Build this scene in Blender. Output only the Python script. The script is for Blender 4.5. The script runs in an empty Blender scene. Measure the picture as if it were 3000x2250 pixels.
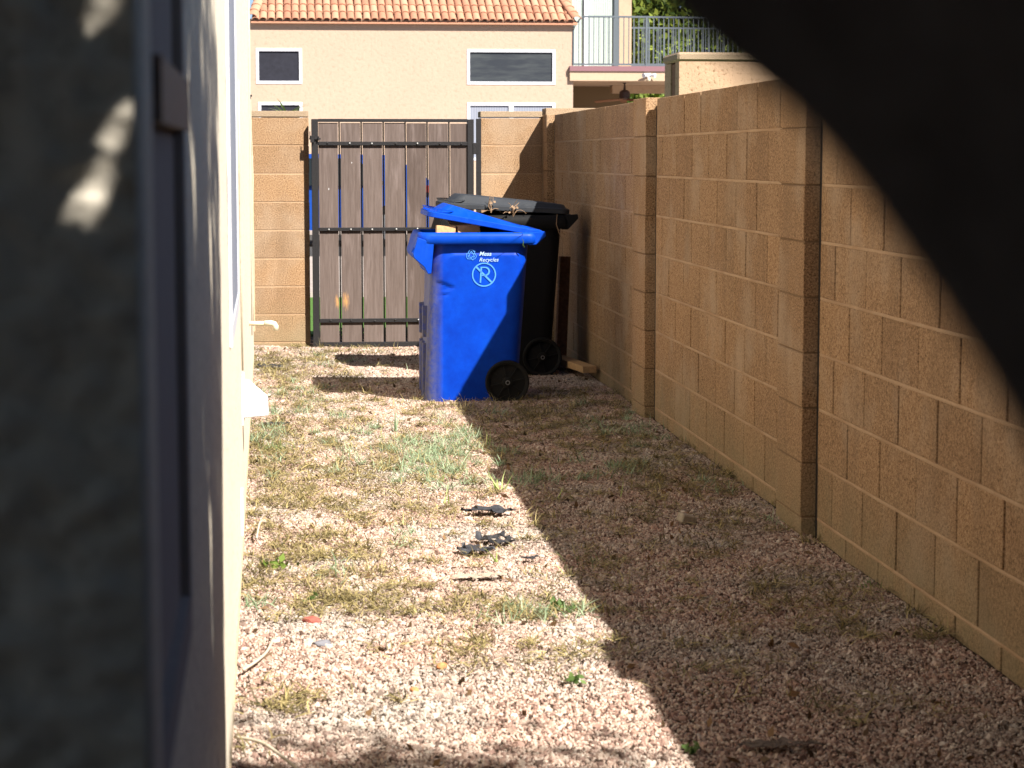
import bpy, bmesh, math, random
import numpy as np
from mathutils import Vector, Matrix, noise
random.seed(7); rng = np.random.default_rng(7)
R = math.radians
S = bpy.context.scene
COL = S.collection

# ------------------------------------------------------------------ camera
cam = bpy.data.cameras.new('camera'); camo = bpy.data.objects.new('camera', cam); COL.objects.link(camo)
camo.location = (0, 0, 1.34)
camo.rotation_euler = (R(90 - 5.942), 0, R(-5.778))
cam.sensor_width = 36; cam.lens = 76.67; cam.clip_start = .02; cam.clip_end = 600
cam.dof.use_dof = True; cam.dof.focus_distance = 11.5; cam.dof.aperture_fstop = 10.5; cam.dof.aperture_blades = 0
S.camera = camo
# ------------------------------------------------------------------ sky, sun, exposure
SUN = Vector((.59, -.84, 1.0)).normalized()
W = bpy.data.worlds.new('World'); S.world = W; W.use_nodes = True
nt = W.node_tree; bg = nt.nodes['Background']
sky = nt.nodes.new('ShaderNodeTexSky'); sky.sky_type = 'NISHITA'; sky.sun_disc = False
sky.air_density = .6; sky.dust_density = .3; sky.altitude = 400
sky.sun_elevation = math.asin(SUN.z); sky.sun_rotation = math.atan2(SUN.x, SUN.y)
nt.links.new(sky.outputs[0], bg.inputs[0]); bg.inputs[1].default_value = .05
sl = bpy.data.lights.new('sun', 'SUN'); sl.energy = 5; sl.angle = R(.53); sl.color = (1, .94, .86)
so = bpy.data.objects.new('sun', sl); COL.objects.link(so)
so.rotation_euler = SUN.to_track_quat('Z', 'Y').to_euler()
vs = S.view_settings; vs.view_transform = 'Standard'; vs.look = 'None'; vs.gamma = 1; vs.use_curve_mapping = False
vs.exposure = 1.32

# ------------------------------------------------------------------ materials
class NT:
    def __init__(s, name, rough=.8, spec=.25):
        s.m = bpy.data.materials.new(name); s.m.use_nodes = True; s.t = s.m.node_tree
        s.b = s.t.nodes['Principled BSDF']; s.b.inputs['Roughness'].default_value = rough
        s.b.inputs['Specular IOR Level'].default_value = spec
        g = s.t.nodes.new('ShaderNodeNewGeometry'); s.pos = g.outputs['Position']
    def n(s, k, **kw):
        o = s.t.nodes.new(k)
        for a, v in kw.items(): setattr(o, a, v)
        return o
    def L(s, a, b): s.t.links.new(a, b)
    def noise(s, scale, detail=4, rough=.6, vec=None, stretch=None):
        o = s.n('ShaderNodeTexNoise'); o.inputs['Scale'].default_value = scale
        o.inputs['Detail'].default_value = detail; o.inputs['Roughness'].default_value = rough
        v = vec or s.pos
        if stretch:
            mp = s.n('ShaderNodeMapping'); mp.inputs['Scale'].default_value = stretch; s.L(v, mp.inputs[0]); v = mp.outputs[0]
        s.L(v, o.inputs['Vector']); return o.outputs['Fac']
    def ramp(s, f, stops):
        o = s.n('ShaderNodeValToRGB'); e = o.color_ramp.elements
        while len(e) < len(stops): e.new(.5)
        for i, (p, c) in enumerate(stops):
            e[i].position = p; e[i].color = (*c, 1) if not isinstance(c, (int, float)) else (c, c, c, 1)
        s.L(f, o.inputs[0]); return o.outputs[0]
    def mix(s, f, a, b, mode='MIX'):
        o = s.n('ShaderNodeMix', data_type='RGBA', blend_type=mode)
        for i, v in ((0, f), (6, a), (7, b)):
            if isinstance(v, (int, float)): o.inputs[i].default_value = v if i == 0 else (v, v, v, 1)
            elif isinstance(v, tuple): o.inputs[i].default_value = (*v, 1)
            else: s.L(v, o.inputs[i])
        return o.outputs[2]
    def rand(s):
        return s.n('ShaderNodeObjectInfo').outputs['Random']
    def col(s, c):
        if isinstance(c, tuple): s.b.inputs['Base Color'].default_value = (*c, 1)
        else: s.L(c, s.b.inputs['Base Color'])
    def bump(s, f, strength=.5, dist=.01):
        o = s.n('ShaderNodeBump'); o.inputs['Strength'].default_value = strength; o.inputs['Distance'].default_value = dist
        s.L(f, o.inputs['Height']); s.L(o.outputs[0], s.b.inputs['Normal'])

def sc(c, k): return tuple(v * k for v in c)
M = {}
def plain(name, c, rough=.7, spec=.3, bump=0, bs=60, var=.12, metal=0):
    m = NT(name, rough, spec)
    f = m.noise(bs, 5)
    m.col(m.ramp(f, [(.3, sc(c, 1 - var)), (.7, sc(c, 1 + var))]))
    if bump: m.bump(f, bump, .004)
    m.b.inputs['Metallic'].default_value = metal
    M[name] = m.m; return m

# split-face looking concrete masonry block
m = NT('cmu_block', .95, .1)
fine = m.noise(130, 5, .85); big = m.noise(2.2, 3)
c = m.ramp(fine, [(.37, (.03, .018, .010)), (.45, (.28, .170, .090)), (.53, (.385, .242, .136)), (.63, (.56, .38, .225))])
c = m.mix(.5, c, m.ramp(m.rand(), [(0, (.78, .74, .72)), (.5, (1, 1, 1)), (1, (1.16, 1.12, 1.06))]), 'MULTIPLY')
c = m.mix(m.ramp(big, [(.5, 0.0), (.7, .45)]), c, (.46, .36, .26))
stain = m.noise(2.6, 6, .7, stretch=(1, 1, .22))
c = m.mix(m.ramp(stain, [(.52, 0.0), (.7, .4)]), c, (.19, .125, .075))
sepz = m.n('ShaderNodeSeparateXYZ'); m.L(m.pos, sepz.inputs[0])
lo = m.n('ShaderNodeMapRange'); m.L(sepz.outputs[2], lo.inputs[0]); lo.inputs[1].default_value = .34; lo.inputs[2].default_value = -.02
mul = m.n('ShaderNodeMath', operation='MULTIPLY'); m.L(lo.outputs[0], mul.inputs[0]); m.L(m.noise(7, 4), mul.inputs[1])
c = m.mix(mul.outputs[0], c, (.25, .22, .13))
m.col(c); m.bump(fine, .8, .007); M['cmu_block'] = m.m
m = NT('mortar', .95, .1); f = m.noise(120, 4)
m.col(m.mix(m.ramp(m.noise(3.5, 3), [(.45, 0.0), (.6, .8)]), m.ramp(f, [(.3, (.36, .24, .145)), (.7, (.47, .33, .21))]), (.34, .22, .13))); m.bump(f, .6, .004); M['mortar'] = m.m
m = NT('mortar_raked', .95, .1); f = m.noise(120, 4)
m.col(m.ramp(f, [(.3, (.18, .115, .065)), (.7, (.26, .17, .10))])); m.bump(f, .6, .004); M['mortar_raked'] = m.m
m = NT('cap_block', .95, .1); f = m.noise(200, 3, .75)
m.col(m.ramp(f, [(.36, (.16, .11, .07)), (.5, (.38, .285, .19)), (.7, (.50, .38, .26))])); m.bump(f, .8, .006); M['cap_block'] = m.m

def stucco(name, c, dark, sc1=90, strength=.7):
    m = NT(name, .95, .1)
    f = m.noise(sc1, 5, .65); g = m.noise(1.3, 4); pit = m.noise(sc1 * .9, 2, .4)
    cc = m.ramp(f, [(.36, dark), (.44, c), (.7, sc(c, 1.06))])
    cc = m.mix(m.ramp(g, [(.45, 0.0), (.8, .35)]), cc, sc(c, .85))
    if name == 'house_stucco':
        pf = m.noise(70, 2, .5); cc = m.mix(m.ramp(pf, [(.62, 0.0), (.68, .7)]), cc, (.28, .21, .15))
    m.col(cc); m.bump(f, strength, .012); M[name] = m.m; return m
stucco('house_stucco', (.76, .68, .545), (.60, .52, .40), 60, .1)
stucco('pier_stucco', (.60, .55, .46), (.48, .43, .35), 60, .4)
stucco('facade_stucco', (.43, .322, .244), (.385, .285, .21), 14, .6)
stucco('balcony_stucco', (.46, .34, .24), (.43, .32, .22), 14, .3)
stucco('neighbour_stucco', (.46, .31, .20), (.26, .16, .09), 34, .6)
plain('stem_concrete', (.44, .36, .25), .95, .1, .6, 70, .25)
plain('window_white', (.60, .61, .65), .5, .3, 0)
plain('screen_dark', (.020, .021, .030), .7, .2, 0, 9, .2)
m = NT('screen_pale', .8, .2); wv = m.n('ShaderNodeTexWave', bands_direction='X'); wv.inputs['Scale'].default_value = 6; wv.inputs['Distortion'].default_value = 1; m.L(m.pos, wv.inputs[0])
m.col(m.ramp(wv.outputs[1], [(0, (.20, .22, .27)), (1, (.27, .29, .35))])); M['screen_pale'] = m.m
m = NT('big_screen', .55, .3); f = m.noise(3, 5, .6, stretch=(.5, 1, 3))
m.col(m.ramp(f, [(.4, (.022, .027, .036)), (.7, (.05, .058, .062))])); M['big_screen'] = m.m
plain('near_screen', (.40, .335, .30), .95, .0, 0, 20, .06)
plain('near_frame', (.26, .18, .14), .6, .3, .3, 60, .2)
m = NT('roof_tile', .85, .15)
f = m.noise(9, 3)
c = m.ramp(m.rand(), [(0, (.36, .165, .105)), (.35, (.42, .205, .13)), (.6, (.455, .235, .15)), (1, (.49, .28, .185))])
c = m.mix(m.ramp(f, [(.45, 0.0), (.8, .5)]), c, (.46, .27, .17)); m.col(c); M['roof_tile'] = m.m
plain('fascia', (.42, .34, .23), .8, .2)
plain('black_steel', (.018, .017, .018), .45, .4, .4, 140, .3)
plain('bolt_zinc', (.5, .5, .48), .4, .5, 0, 50, .1, .6)
# gate plank: stained brown wood with a vertical grain, pale weather streaks and two scraped spots
m = NT('gate_plank', .8, .2)
gr = m.noise(14, 6, .65, stretch=(6, 1, .35)); st = m.noise(5, 4, .6, stretch=(3.5, 1, .45))
c = m.ramp(gr, [(.25, (.086, .064, .054)), (.5, (.122, .093, .081)), (.78, (.160, .126, .113))])
c = m.mix(.55, c, m.ramp(m.rand(), [(0, (.66, .62, .60)), (1, (1.3, 1.3, 1.3))]), 'MULTIPLY')
c = m.mix(m.ramp(st, [(.55, 0.0), (.78, .55)]), c, (.27, .215, .20))
for (px, pz, rx, rz, pc) in ((.382, .325, .030, .075, (.50, .27, .10)), (.322, .315, .018, .06, (.50, .27, .10)), (.270, 1.115, .005, .010, (.7, .7, .7)), (.433, 1.30, .004, .007, (.7, .7, .7))):
    sub = m.n('ShaderNodeVectorMath', operation='SUBTRACT'); m.L(m.pos, sub.inputs[0]); sub.inputs[1].default_value = (px, 15.54, pz)
    ml = m.n('ShaderNodeVectorMath', operation='MULTIPLY'); m.L(sub.outputs[0], ml.inputs[0]); ml.inputs[1].default_value = (1 / rx, 0, 1 / rz)
    ln = m.n('ShaderNodeVectorMath', operation='LENGTH'); m.L(ml.outputs[0], ln.inputs[0])
    ad = m.n('ShaderNodeMath', operation='MULTIPLY_ADD'); m.L(m.noise(40, 6, .8, stretch=(4, 1, .5)), ad.inputs[0]); ad.inputs[1].default_value = 2.6; m.L(ln.outputs['Value'], ad.inputs[2])
    mr_ = m.n('ShaderNodeMapRange'); m.L(ad.outputs[0], mr_.inputs[0]); mr_.inputs[1].default_value = 2.2; mr_.inputs[2].default_value = 1.35
    c = m.mix(mr_.outputs[0], c, pc)
m.col(c); m.bump(gr, .35, .003); M['gate_plank'] = m.m
# bin plastics
def plastic(name, c, dust, rough=.42, z0=.35, amt=.35):
    m = NT(name, rough, .15)
    f = m.noise(9, 6, .7); fs = m.noise(120, 3, .7); scr = m.noise(16, 5, .75, stretch=(1, 1, .25))
    cc = m.ramp(f, [(.3, sc(c, .85)), (.7, sc(c, 1.15))])
    cc = m.mix(m.ramp(scr, [(.55, 0.0), (.8, amt * .9)]), cc, dust)
    cc = m.mix(m.ramp(fs, [(.66, 0.0), (.75, amt)]), cc, dust)
    m.col(cc); m.L(m.ramp(f, [(.3, rough - .08), (.7, rough + .18)]), m.b.inputs['Roughness']); m.bump(fs, .08, .002)
    M[name] = m.m; return m
plastic('blue_plastic', (.001, .050, .43), (.02, .12, .46))
plastic('black_plastic', (.007, .0072, .008), (.03, .03, .03), .6)
plastic('grey_lid_plastic', (.036, .040, .047), (.09, .09, .09), .5)
plastic('wheel_black', (.012, .012, .012), (.03, .028, .022), .7)
# dusty front corner of the bin: dust clings to the rounded front edge
m = NT('blue_body_plastic', .45, .13)
f = m.noise(9, 6, .7); fs = m.noise(130, 3, .7); scr = m.noise(10, 6, .75, stretch=(1, 1, .3))
cc = m.ramp(f, [(.25, (.0008, .026, .30)), (.7, (.001, .050, .46))])
cc = m.mix(m.ramp(scr, [(.55, 0.0), (.82, .35)]), cc, (.004, .085, .44))
sx = m.n('ShaderNodeSeparateXYZ'); m.L(m.pos, sx.inputs[0])
mr = m.n('ShaderNodeMapRange'); m.L(sx.outputs[0], mr.inputs[0]); mr.inputs[1].default_value = .83; mr.inputs[2].default_value = .745
ml = m.n('ShaderNodeMath', operation='MULTIPLY'); m.L(mr.outputs[0], ml.inputs[0]); m.L(m.ramp(m.noise(40, 5, .7), [(.3, .25), (.6, .9)]), ml.inputs[1])
cc = m.mix(ml.outputs[0], cc, (.15, .15, .17))
cc = m.mix(m.ramp(fs, [(.72, 0.0), (.78, .3)]), cc, (.08, .18, .5))
m.col(cc); m.bump(fs, .06, .002); M['blue_body_plastic'] = m.m
plain('print_blue', (.07, .26, .72), .6, .2)
plain('print_white', (.36, .52, .72), .6, .2)
plain('hub_grey', (.2, .2, .2), .5, .4, 0, 50, .2, .3)
plain('raw_wood', (.50, .32, .16), .8, .2, .3, 60, .2)
plain('dark_wood', (.20, .10, .055), .85, .2, .4, 50, .3)
plain('cardboard', (.42, .27, .15), .9, .1, .2, 30, .15)
plain('dry_twig', (.25, .17, .11), .9, .1, 0, 60, .3)
plain('pvc', (.66, .58, .42), .5, .3, 0, 30, .08)
plain('white_plastic', (.82, .84, .86), .45, .3, 0, 30, .03)
plain('cable', (.50, .44, .34), .6, .3)
plain('torn_black', (.035, .036, .042), .6, .3, .5, 60, .5)
plain('concrete_bit', (.36, .31, .24), .9, .1, .5, 80, .2)
plain('stone_red', (.30, .09, .07), .85, .2, .5, 60, .2)
plain('stone_orange', (.52, .22, .09), .85, .2, .5, 60, .2)
plain('stone_grey', (.17, .17, .19), .85, .2, .5, 60, .2)
plain('car_blue', (.008, .05, .26), .25, .5, 0, 4, .05)
plain('car_glass', (.012, .016, .016), .12, .6)
plain('tyre', (.012, .012, .012), .8, .2)
plain('rim_alloy', (.35, .35, .36), .35, .5, 0, 8, .1, .6)
plain('tail_red', (.22, .01, .01), .3, .5)
plain('rail_grey', (.10, .12, .14), .55, .4)
plain('slab_brown', (.22, .115, .13), .7, .2)
plain('blind', (.43, .50, .46), .8, .2)
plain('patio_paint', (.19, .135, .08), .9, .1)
plain('fan_brown', (.05, .025, .018), .5, .4)
plain('lamp_glass', (.75, .66, .5), .3, .5)
plain('concrete_pave', (.36, .31, .28), .9, .15, .3, 8, .15)
plain('asphalt', (.06, .058, .056), .95, .1, .4, 30, .25)
m = plain('lawn', (.075, .15, .035), .95, .1, .9, 45, .5)
m = NT('bark', .95, .1); f = m.noise(26, 7, .7, stretch=(1, 1, .35)); g = m.noise(90, 4)
m.col(m.ramp(f, [(.3, (.06, .045, .036)), (.7, (.28, .22, .18))])); m.bump(f, 1.0, .03); M['bark'] = m.m
def leafm(name, a, b, trans=.35):
    m = NT(name, .55, .3)
    at = m.n('ShaderNodeAttribute', attribute_name='tint')
    m.col(m.ramp(at.outputs['Fac'], [(0, a), (1, b)]))
    tr = m.n('ShaderNodeBsdfTranslucent'); m.L(m.ramp(at.outputs['Fac'], [(0, a), (1, b)]), tr.inputs[0])
    mx = m.n('ShaderNodeMixShader'); mx.inputs[0].default_value = trans
    out = m.t.nodes['Material Output']; m.L(m.b.outputs[0], mx.inputs[1]); m.L(tr.outputs[0], mx.inputs[2]); m.L(mx.outputs[0], out.inputs[0])
    M[name] = m.m
leafm('tree_leaf', (.035, .07, .015), (.16, .24, .035))
leafm('far_leaf', (.045, .09, .016), (.36, .44, .08), .4)
leafm('dead_leaf', (.05, .03, .015), (.26, .15, .07), .1)
leafm('frond', (.07, .14, .03), (.22, .30, .10))
leafm('grass_dry', (.05, .045, .015), (.47, .38, .17), .2)
leafm('grass_green', (.13, .20, .10), (.48, .58, .38), .35)
leafm('weed_yellow', (.34, .46, .12), (.60, .70, .30), .4)
leafm('weed_green', (.07, .13, .035), (.20, .30, .09), .4)
# ground soil and gravel stones
m = NT('soil', .97, .1); f = m.noise(120, 5, .7); g = m.noise(1.7, 3)
c = m.ramp(f, [(.32, (.03, .020, .015)), (.6, (.10, .068, .05)), (.75, (.18, .13, .10))]); m.col(c); m.bump(f, 1, .01); M['soil'] = m.m
m = NT('gravel_stone', .9, .15)
r = m.rand(); g = m.noise(1.5, 4, .6); f = m.noise(300, 3)
ca = m.ramp(r, [(0, (.09, .055, .045)), (.18, (.30, .18, .145)), (.42, (.48, .325, .26)), (.65, (.57, .44, .36)), (.88, (.64, .54, .45)), (.95, (.38, .23, .17)), (1, (.13, .07, .06))])
cb = m.ramp(r, [(0, (.08, .075, .065)), (.25, (.26, .25, .22)), (.55, (.42, .40, .355)), (.85, (.54, .51, .455)), (1, (.30, .23, .18))])
c = m.mix(m.ramp(g, [(.45, 0.0), (.65, .7)]), ca, cb)
c = m.mix(m.ramp(f, [(.4, 0.0), (.7, .35)]), c, (.26, .20, .15)); m.col(c); m.bump(f, .4, .002); M['gravel_stone'] = m.m

# ------------------------------------------------------------------ geometry helpers
def link(o, parent=None):
    COL.objects.link(o)
    if parent is not None: o.parent = parent
    return o
def mesh_of(name, verts, faces, mat=None, smooth=False):
    me = bpy.data.meshes.new(name); me.from_pydata([tuple(v) for v in verts], [], faces)
    if mat: me.materials.append(M[mat])
    if smooth: me.polygons.foreach_set('use_smooth', [True] * len(me.polygons))
    me.update(); return me
def obj(name, me, parent=None, loc=None):
    o = bpy.data.objects.new(name, me)
    if loc is not None: o.location = loc
    return link(o, parent)
def tag(o, label=None, cat=None, group=None, kind=None):
    if label: o['label'] = label
    if cat: o['category'] = cat
    if group: o['group'] = group
    if kind: o['kind'] = kind
    return o
def thing(name, label, cat, loc=(0, 0, 0), group=None, rz=0):
    o = bpy.data.objects.new(name, None); o.location = loc; o.rotation_euler = (0, 0, rz); o.empty_display_size = .1
    COL.objects.link(o); return tag(o, label, cat, group)
class MB:
    def __init__(s): s.v = []; s.f = []
    def add(s, v, f):
        k = len(s.v); s.v += [tuple(p) for p in v]; s.f += [tuple(i + k for i in q) for q in f]; return s
    def box(s, x0, x1, y0, y1, z0, z1):
        return s.add([(x0, y0, z0), (x1, y0, z0), (x1, y1, z0), (x0, y1, z0), (x0, y0, z1), (x1, y0, z1), (x1, y1, z1), (x0, y1, z1)],
                     [(0, 3, 2, 1), (4, 5, 6, 7), (0, 1, 5, 4), (1, 2, 6, 5), (2, 3, 7, 6), (3, 0, 4, 7)])
    def prism(s, poly, y0, y1):            # poly in (x, z), extruded along y
        n = len(poly); v = [(x, y0, z) for x, z in poly] + [(x, y1, z) for x, z in poly]
        f = [tuple(range(n)), tuple(range(2 * n - 1, n - 1, -1))] + [(i, i + n, (i + 1) % n + n, (i + 1) % n) for i in range(n)]
        return s.add(v, f)
    def tube(s, pts, rad, n=8, cap=True):
        pts = [Vector(p) for p in pts]; k = len(pts); v = []; f = []
        rad = rad if isinstance(rad, (list, tuple)) else [rad] * k
        up = Vector((0, 0, 1))
        for i, p in enumerate(pts):
            t = (pts[min(i + 1, k - 1)] - pts[max(i - 1, 0)]).normalized()
            a = t.cross(up if abs(t.z) < .95 else Vector((1, 0, 0))).normalized(); b = t.cross(a)
            for j in range(n):
                an = 2 * math.pi * j / n; v.append(p + (a * math.cos(an) + b * math.sin(an)) * rad[i])
        for i in range(k - 1):
            for j in range(n): f.append((i * n + j, i * n + (j + 1) % n, (i + 1) * n + (j + 1) % n, (i + 1) * n + j))
        if cap: f += [tuple(range(n - 1, -1, -1)), tuple((k - 1) * n + j for j in range(n))]
        return s.add(v, f)
    def loft(s, loops, cap0=True, cap1=True):
        n = len(loops[0]); v = [p for l in loops for p in l]; f = []
        for i in range(len(loops) - 1):
            for j in range(n): f.append((i * n + j, i * n + (j + 1) % n, (i + 1) * n + (j + 1) % n, (i + 1) * n + j))
        if cap0: f.append(tuple(range(n - 1, -1, -1)))
        if cap1: f.append(tuple((len(loops) - 1) * n + j for j in range(n)))
        return s.add(v, f)
    def make(s, name, mat, parent=None, smooth=False, bevel=0, loc=None):
        me = mesh_of(name, s.v, s.f, mat, smooth)
        bm = bmesh.new(); bm.from_mesh(me); bmesh.ops.recalc_face_normals(bm, faces=bm.faces)
        if bevel:
            es = [e for e in bm.edges if len(e.link_faces) == 2 and e.calc_face_angle(0) > .6]
            bmesh.ops.bevel(bm, geom=es, offset=bevel, segments=1, affect='EDGES', profile=.5)
        bm.to_mesh(me); bm.free()
        return obj(name, me, parent, loc)
def bx(name, mat, parent, x0, x1, y0, y1, z0, z1, bevel=0):
    return MB().box(x0, x1, y0, y1, z0, z1).make(name, mat, parent, False, bevel)
def rr(x0, x1, y0, y1, r, n=6):
    """rounded rectangle, counter-clockwise, n points per corner plus points along the sides"""
    out = []
    cs = [(x0 + r, y0 + r, 180), (x1 - r, y0 + r, 270), (x1 - r, y1 - r, 0), (x0 + r, y1 - r, 90)]
    for (cx, cy, a) in cs:
        for i in range(n + 1):
            t = R(a + 90 * i / n); out.append((cx + r * math.cos(t), cy + r * math.sin(t)))
    return out
def dens(loop, per):
    out = []
    n = len(loop)
    for i in range(n):
        a = loop[i]; b = loop[(i + 1) % n]; d = math.dist(a, b); k = max(1, per[i] if isinstance(per, list) else int(d / per))
        for j in range(k): out.append((a[0] + (b[0] - a[0]) * j / k, a[1] + (b[1] - a[1]) * j / k))
    return out

# ------------------------------------------------------------------ ground
def gh(x, y):
    h = .014 * noise.noise((x * 1.3, y * 1.1, 3.1)) + .006 * noise.noise((x * 6, y * 6, .2))
    h += .004 * max(0, min(1, (x - 1.45) / .4)) + .012 * max(0, min(1, (.0 - x) / .3))
    return h - .012
me = mesh_of('ground', [(-150, -60, -.06), (150, -60, -.06), (150, 400, -.06), (-150, 400, -.06)], [(0, 1, 2, 3)], 'soil')
tag(obj('ground', me), kind='structure')
nx, ny = 60, 260
gx = np.linspace(-.6, 2.0, nx); gy = np.linspace(-1.5, 16.5, ny)
v = [(x, y, gh(x, y)) for y in gy for x in gx]
f = [(j * nx + i, j * nx + i + 1, (j + 1) * nx + i + 1, (j + 1) * nx + i) for j in range(ny - 1) for i in range(nx - 1)]
tag(obj('side_yard_soil', mesh_of('side_yard_soil', v, f, 'soil', True)), kind='structure')
# pebbles: geometry-node instances of four crushed-stone shapes
def pebble_group():
    g = bpy.data.node_groups.new('pebbles', 'GeometryNodeTree')
    g.interface.new_socket('Geometry', in_out='INPUT', socket_type='NodeSocketGeometry')
    for nm, d in (('Density', 4500.), ('Size', .010)):
        s_ = g.interface.new_socket(nm, in_out='INPUT', socket_type='NodeSocketFloat'); s_.default_value = d
    g.interface.new_socket('Geometry', in_out='OUTPUT', socket_type='NodeSocketGeometry')
    N = g.nodes.new; L = g.links.new
    gi = N('NodeGroupInput'); go = N('NodeGroupOutput')
    dist = N('GeometryNodeDistributePointsOnFaces'); L(gi.outputs[0], dist.inputs['Mesh']); L(gi.outputs[1], dist.inputs['Density'])
    join = N('GeometryNodeGeometryToInstance')
    for k in range(4):
        ico = N('GeometryNodeMeshIcoSphere'); ico.inputs['Radius'].default_value = 1; ico.inputs['Subdivisions'].default_value = 2 if k < 2 else 1
        sp = N('GeometryNodeSetPosition'); ns = N('ShaderNodeTexNoise'); ns.noise_dimensions = '4D'; ns.inputs['W'].default_value = k * 7.3 + 1; ns.inputs['Scale'].default_value = .9; ns.inputs['Detail'].default_value = 1
        sb = N('ShaderNodeVectorMath'); sb.operation = 'MULTIPLY_ADD'; L(ns.outputs['Color'], sb.inputs[0]); sb.inputs[1].default_value = (2.6, 2.2, 1.9); sb.inputs[2].default_value = (-1.3, -1.1, -.95)
        L(ico.outputs['Mesh'], sp.inputs['Geometry']); L(sb.outputs[0], sp.inputs['Offset'])
        sm = N('GeometryNodeSetMaterial'); sm.inputs['Material'].default_value = M['gravel_stone']; L(sp.outputs[0], sm.inputs['Geometry'])
        L(sm.outputs[0], join.inputs[0])
    inst = N('GeometryNodeInstanceOnPoints'); inst.inputs['Pick Instance'].default_value = True
    L(dist.outputs['Points'], inst.inputs['Points']); L(join.outputs[0], inst.inputs['Instance'])
    rv = N('FunctionNodeRandomValue'); rv.data_type = 'FLOAT_VECTOR'; rv.inputs[0].default_value = (0, 0, 0); rv.inputs[1].default_value = (6.28, 6.28, 6.28)
    L(rv.outputs[0], inst.inputs['Rotation'])
    rs = N('FunctionNodeRandomValue'); rs.data_type = 'FLOAT_VECTOR'; rs.inputs[0].default_value = (.5, .55, .45); rs.inputs[1].default_value = (1.5, 1.3, 1.0); rs.inputs['Seed'].default_value = 5
    ms = N('ShaderNodeVectorMath'); ms.operation = 'SCALE'; L(rs.outputs[0], ms.inputs[0]); L(gi.outputs[2], ms.inputs['Scale']); L(ms.outputs[0], inst.inputs['Scale'])
    L(inst.outputs[0], go.inputs[0]); return g
PG = pebble_group()
def gravel(y0, y1, x0, x1, density, size, name='gravel'):
    nx = 30; ny = int((y1 - y0) * 12)
    v = [(x, y, gh(x, y) + .002) for y in np.linspace(y0, y1, ny) for x in np.linspace(x0, x1, nx)]
    f = [(j * nx + i, j * nx + i + 1, (j + 1) * nx + i + 1, (j + 1) * nx + i) for j in range(ny - 1) for i in range(nx - 1)]
    o = obj(name, mesh_of(name, v, f, 'gravel_stone'))
    md = o.modifiers.new('pebbles', 'NODES'); md.node_group = PG
    ids = [it.identifier for it in PG.interface.items_tree if it.in_out == 'INPUT' and it.socket_type == 'NodeSocketFloat']
    md[ids[0]] = float(density); md[ids[1]] = float(size)
    return o
g = gravel(3.2, 16.2, -.32, 1.84, 17000, .0041)
tag(g, 'pinkish crushed gravel covering the side yard between house and block wall', 'gravel', kind='stuff')

gb = gravel(3.2, 16.2, -.30, 1.82, 420, .0095, 'larger_stones')
tag(gb, 'scattered larger stones lying among the fine gravel', 'gravel', kind='stuff')
# beyond the gate
tag(bx('lawn', 'lawn', None, -30, 30, 16.6, 21.0, -.2, .0), kind='structure')
tag(bx('sidewalk', 'concrete_pave', None, -30, 30, 21.0, 28.6, -.2, .05), kind='structure')
tag(bx('road', 'asphalt', None, -30, 30, 28.6, 39.5, -.3, -.052), kind='structure')
tag(bx('far_pavement', 'concrete_pave', None, -30, 30, 39.5, 80, -.2, .03), kind='structure')

# ------------------------------------------------------------------ right block wall
_bm_cache = {}
def block_mesh(lx, ly, lz, mat='cmu_block', ch=.0025):
    key = (round(lx, 3), round(ly, 3), round(lz, 3), mat)
    if key not in _bm_cache:
        me = mesh_of('block', *(lambda b: (b.v, b.f))(MB().box(-lx / 2, lx / 2, -ly / 2, ly / 2, -lz / 2, lz / 2)), mat)
        bm = bmesh.new(); bm.from_mesh(me); bmesh.ops.recalc_face_normals(bm, faces=bm.faces)
        bmesh.ops.bevel(bm, geom=bm.edges[:], offset=ch, segments=1, affect='EDGES'); bm.to_mesh(me); bm.free()
        _bm_cache[key] = me
    return _bm_cache[key]
def block(parent, cx, cy, cz, lx, ly, lz, jit=.0012, name='block', mat='cmu_block'):
    o = obj(name, block_mesh(lx, ly, lz, mat), parent, (cx + random.uniform(-jit, jit), cy + random.uniform(-jit, jit) * .6, cz + random.uniform(-jit, jit) * .5))
    o.rotation_euler = (random.uniform(-.002, .002), random.uniform(-.002, .002), random.uniform(-.003, .003)); return o
PX, PIL = 1.85, 1.80
wall = thing('block_wall', 'tan concrete block wall in shade running along the right of the gravel', 'wall', (PX, 9.5, 0))
wall.location = (0, 0, 0)
ZS = [-.15, .06, .255, .452, .648, .845, 1.042, 1.242, 1.445, 1.635]
J, HJ = .010, .013
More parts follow.
